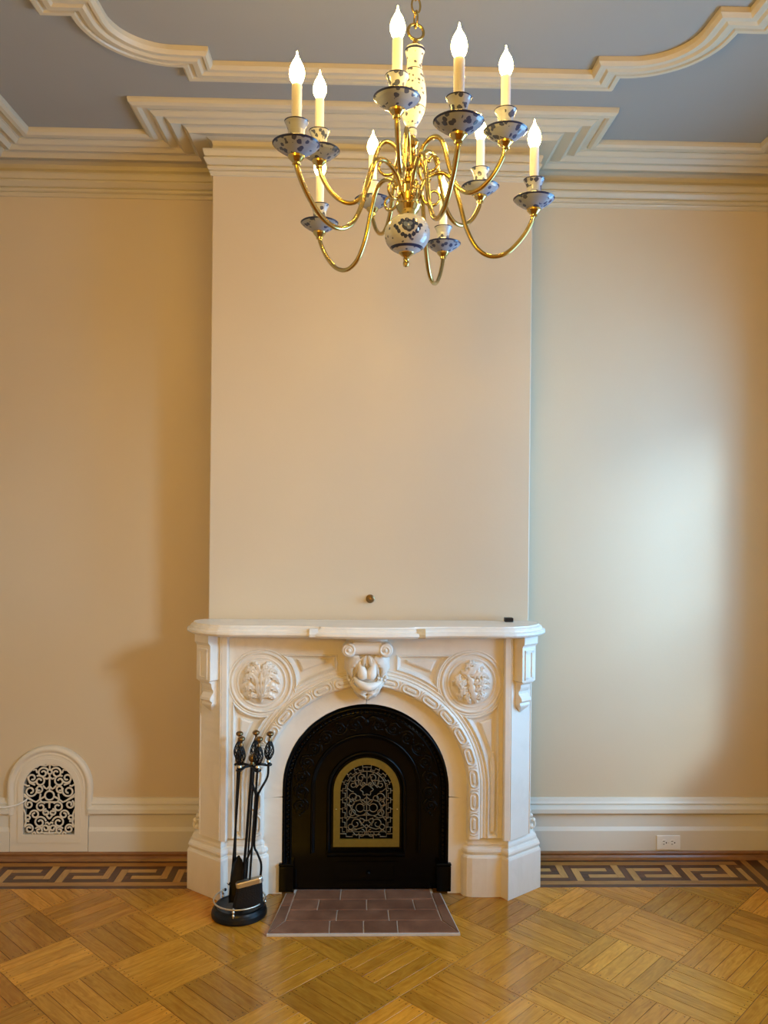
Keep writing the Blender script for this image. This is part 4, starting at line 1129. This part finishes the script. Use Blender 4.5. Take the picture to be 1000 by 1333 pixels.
for u, v in ((-.42, .05), (-.34, -.10), (.52, .06), (.42, -.08), (-.18, -.22), (-.05, -.30), (.12, -.28), (.28, -.20), (-.55, .16), (.62, .2), (-.2, .34), (.3, .36), (.0, .38), (-.28, .22), (.38, .22)):
    fd.append((fdir(u, v), .10, blue1))
M['china_ball'] = porcelain('delft_porcelain_ball', 60, 0.20, (0.50, 0.53, 0.58), (tuple(BC), fd))
M['china_vase'] = porcelain('delft_porcelain_vase', 80, 0.32, (0.82, 0.86, 0.95))
ballp = []
for k in range(1, 20):
    t = PI * k / 20; ballp.append((.0545 * math.sin(t) ** .9, 2.267 - .047 * math.cos(t)))
clathe('globe', ballp, ['china_ball', 'blue_rim'], 36, lambda k: 1 if k in (3,) else 0)
clathe('finial', [(.001, 2.188), (.006, 2.190), (.0075, 2.196), (.006, 2.203), (.0075, 2.207), (.006, 2.211), (.012, 2.215), (.018, 2.220), (.020, 2.226), (.012, 2.230)], 'brass')
clathe('stem', [(.010, 2.308), (.018, 2.312), (.026, 2.322), (.031, 2.334), (.030, 2.338), (.024, 2.340), (.026, 2.346), (.029, 2.36), (.029, 2.378), (.024, 2.384), (.020, 2.388), (.021, 2.394), (.016, 2.400), (.016, 2.412), (.022, 2.418), (.025, 2.43), (.025, 2.446), (.020, 2.452), (.014, 2.458), (.013, 2.470), (.018, 2.476), (.021, 2.484), (.017, 2.492), (.011, 2.496), (.010, 2.503)], 'brass', 32)
clathe('porcelain_bead', [(.009, 2.500), (.0125, 2.503), (.014, 2.510), (.0125, 2.517), (.010, 2.521), (.009, 2.524)], ['china', 'blue_rim'], 24, lambda k: 1 if k == 3 else 0)
clathe('vase', [(.008, 2.522), (.012, 2.525), (.020, 2.538), (.028, 2.558), (.0300, 2.566), (.0304, 2.568), (.0325, 2.582), (.0325, 2.596), (.029, 2.622), (.023, 2.648), (.0206, 2.658), (.0202, 2.660), (.0185, 2.668), (.0178, 2.682), (.020, 2.694), (.0235, 2.704), (.0240, 2.709), (.022, 2.714), (.012, 2.717), (.004, 2.718)], ['china_vase', 'blue_rim'], 32, lambda k: 1 if k in (4, 10, 15) else 0)
clathe('top_cap', [(.010, 2.716), (.013, 2.719), (.010, 2.724), (.006, 2.728), (.0045, 2.736)], 'brass')
zl = 2.753; mb = MB(); mb.tube([(hubx(zl) + .019 * math.cos(t), HYc + .004 * math.cos(t), zl + .0185 * math.sin(t)) for t in [2 * PI * k / 24 for k in range(24)]], .0036, 8, True); mb.build('loop', 'brass', ch)
mbk = MB(); mbk.tube([((.011) * math.cos(t), 0, .020 * math.sin(t)) for t in [2 * PI * k / 16 for k in range(16)]], .0026, 6, True); lk = mbk.mesh('chain_link', 'brass')
zz = zl + .030; k = 0
while zz < 3.17:
    o = link('chain_link', lk, ch, loc=(hubx(zl), HYc, zz), rz=(0.3 if k % 2 else 0.3 + PI / 2)); zz += .0335; k += 1
mb = MB(); mb.lathe([(.008, 3.158), (.012, 3.165), (.03, 3.178), (.055, 3.195), (.062, 3.208), (.062, 3.2195)], (hubx(zl), HYc, 0), 28); mb.build('ceiling_canopy', 'brass', ch)

plate_prof = [(.006, -.022), (.012, -.022), (.020, -.019), (.032, -.012), (.043, -.004), (.0475, .0005), (.0500, .0035), (.0485, .0050), (.042, .001), (.030, -.006), (.018, -.010), (.006, -.011)]
cup_prof = [(.010, -.012), (.0205, -.010), (.021, .0), (.0185, .012), (.0168, .022), (.0175, .032), (.021, .042), (.0245, .048), (.0255, .050), (.0235, .051), (.017, .044), (.0125, .040)]
bob_prof = [(.006, -.040), (.0085, -.039), (.008, -.034), (.012, -.030), (.0165, -.025), (.0175, -.021), (.014, -.0185)]
bulb_prof = [(.0075, .128), (.0100, .1305), (.0132, .136), (.0154, .143), (.0161, .150), (.0152, .158), (.0124, .167), (.0082, .175), (.0042, .182), (.0020, .189), (.0008, .196)]
lo_path = [(.085, .765), (.13, .797), (.24, .816), (.34, .800), (.405, .745), (.46, .685), (.545, .638), (.66, .618), (.79, .628), (.91, .665), (.985, .705), (1, .727)]
up_path = [(.085, .835), (.14, .868), (.25, .888), (.35, .872), (.42, .815), (.49, .768), (.60, .742), (.73, .742), (.87, .766), (.975, .805), (1, .832)]
low = [(-.140, -2.135), (.183, -2.250), (.411, -1.863), (-.115, -1.667), (.226, -1.516)]
upp = [(.068, -2.126), (.319, -1.989), (.309, -1.664), (.025, -1.556), (-.107, -1.864)]
for tier, (pts, zp, pathp) in enumerate(((low, 2.355, lo_path), (upp, 2.460, up_path))):
    for (px, py) in pts:
        zh = 1.6 + pathp[0][1]; c = Vector((hubx(zh), HYc)); d = Vector((px, py)) - c; R = d.length; d.normalize()
        path = [(c.x + d.x * R * f, c.y + d.y * R * f, 1.6 + h) for f, h in pathp]
        path[0] = (c.x + d.x * .022, c.y + d.y * .022, path[0][2] - .012)
        mb = MB(); mb.tube(crom(path, 6), .0056, 8)
        arm = mb.build('arm', 'brass', ch)
        # small scroll curling under the arm beside the stem
        mb = MB(); sc = []
        for a, b in spiral(.058, 0, .026, .009, 175, 0.95, 22): sc.append((c.x + d.x * a, c.y + d.y * a, 1.6 + pathp[0][1] - .006 + b))
        mb.tube(sc, [.0042 - .0012 * i / 22 for i in range(23)], 6); mb.ell(sc[-1], (.0045, .0045, .0045), 8, 6); mb.build('scroll', 'brass', arm)
        mb = MB(); mb.lathe(bob_prof, (px, py, zp), 18); mb.build('bobeche_holder', 'brass', arm)
        mb = MB(); mb.lathe(plate_prof, (px, py, zp), 36, lambda k: 1 if k in (5, 6) else 0); mb.build('drip_plate', ['china_plate_shaded', 'blue_rim'], arm)
        mb = MB(); mb.lathe(cup_prof, (px, py, zp), 28, lambda k: 1 if k in (7, 8) else 0); mb.build('candle_cup', ['china', 'blue_rim'], arm)
        mb = MB(); mb.lathe([(.0105, .036), (.0108, .04), (.0108, .124), (.0100, .127), (.0080, .1285)], (px, py, zp), 20); mb.build('candle_sleeve', 'sleeve', arm)
        mb = MB(); mb.lathe(bulb_prof, (px, py, zp), 14); mb.build('bulb', 'bulb', arm)
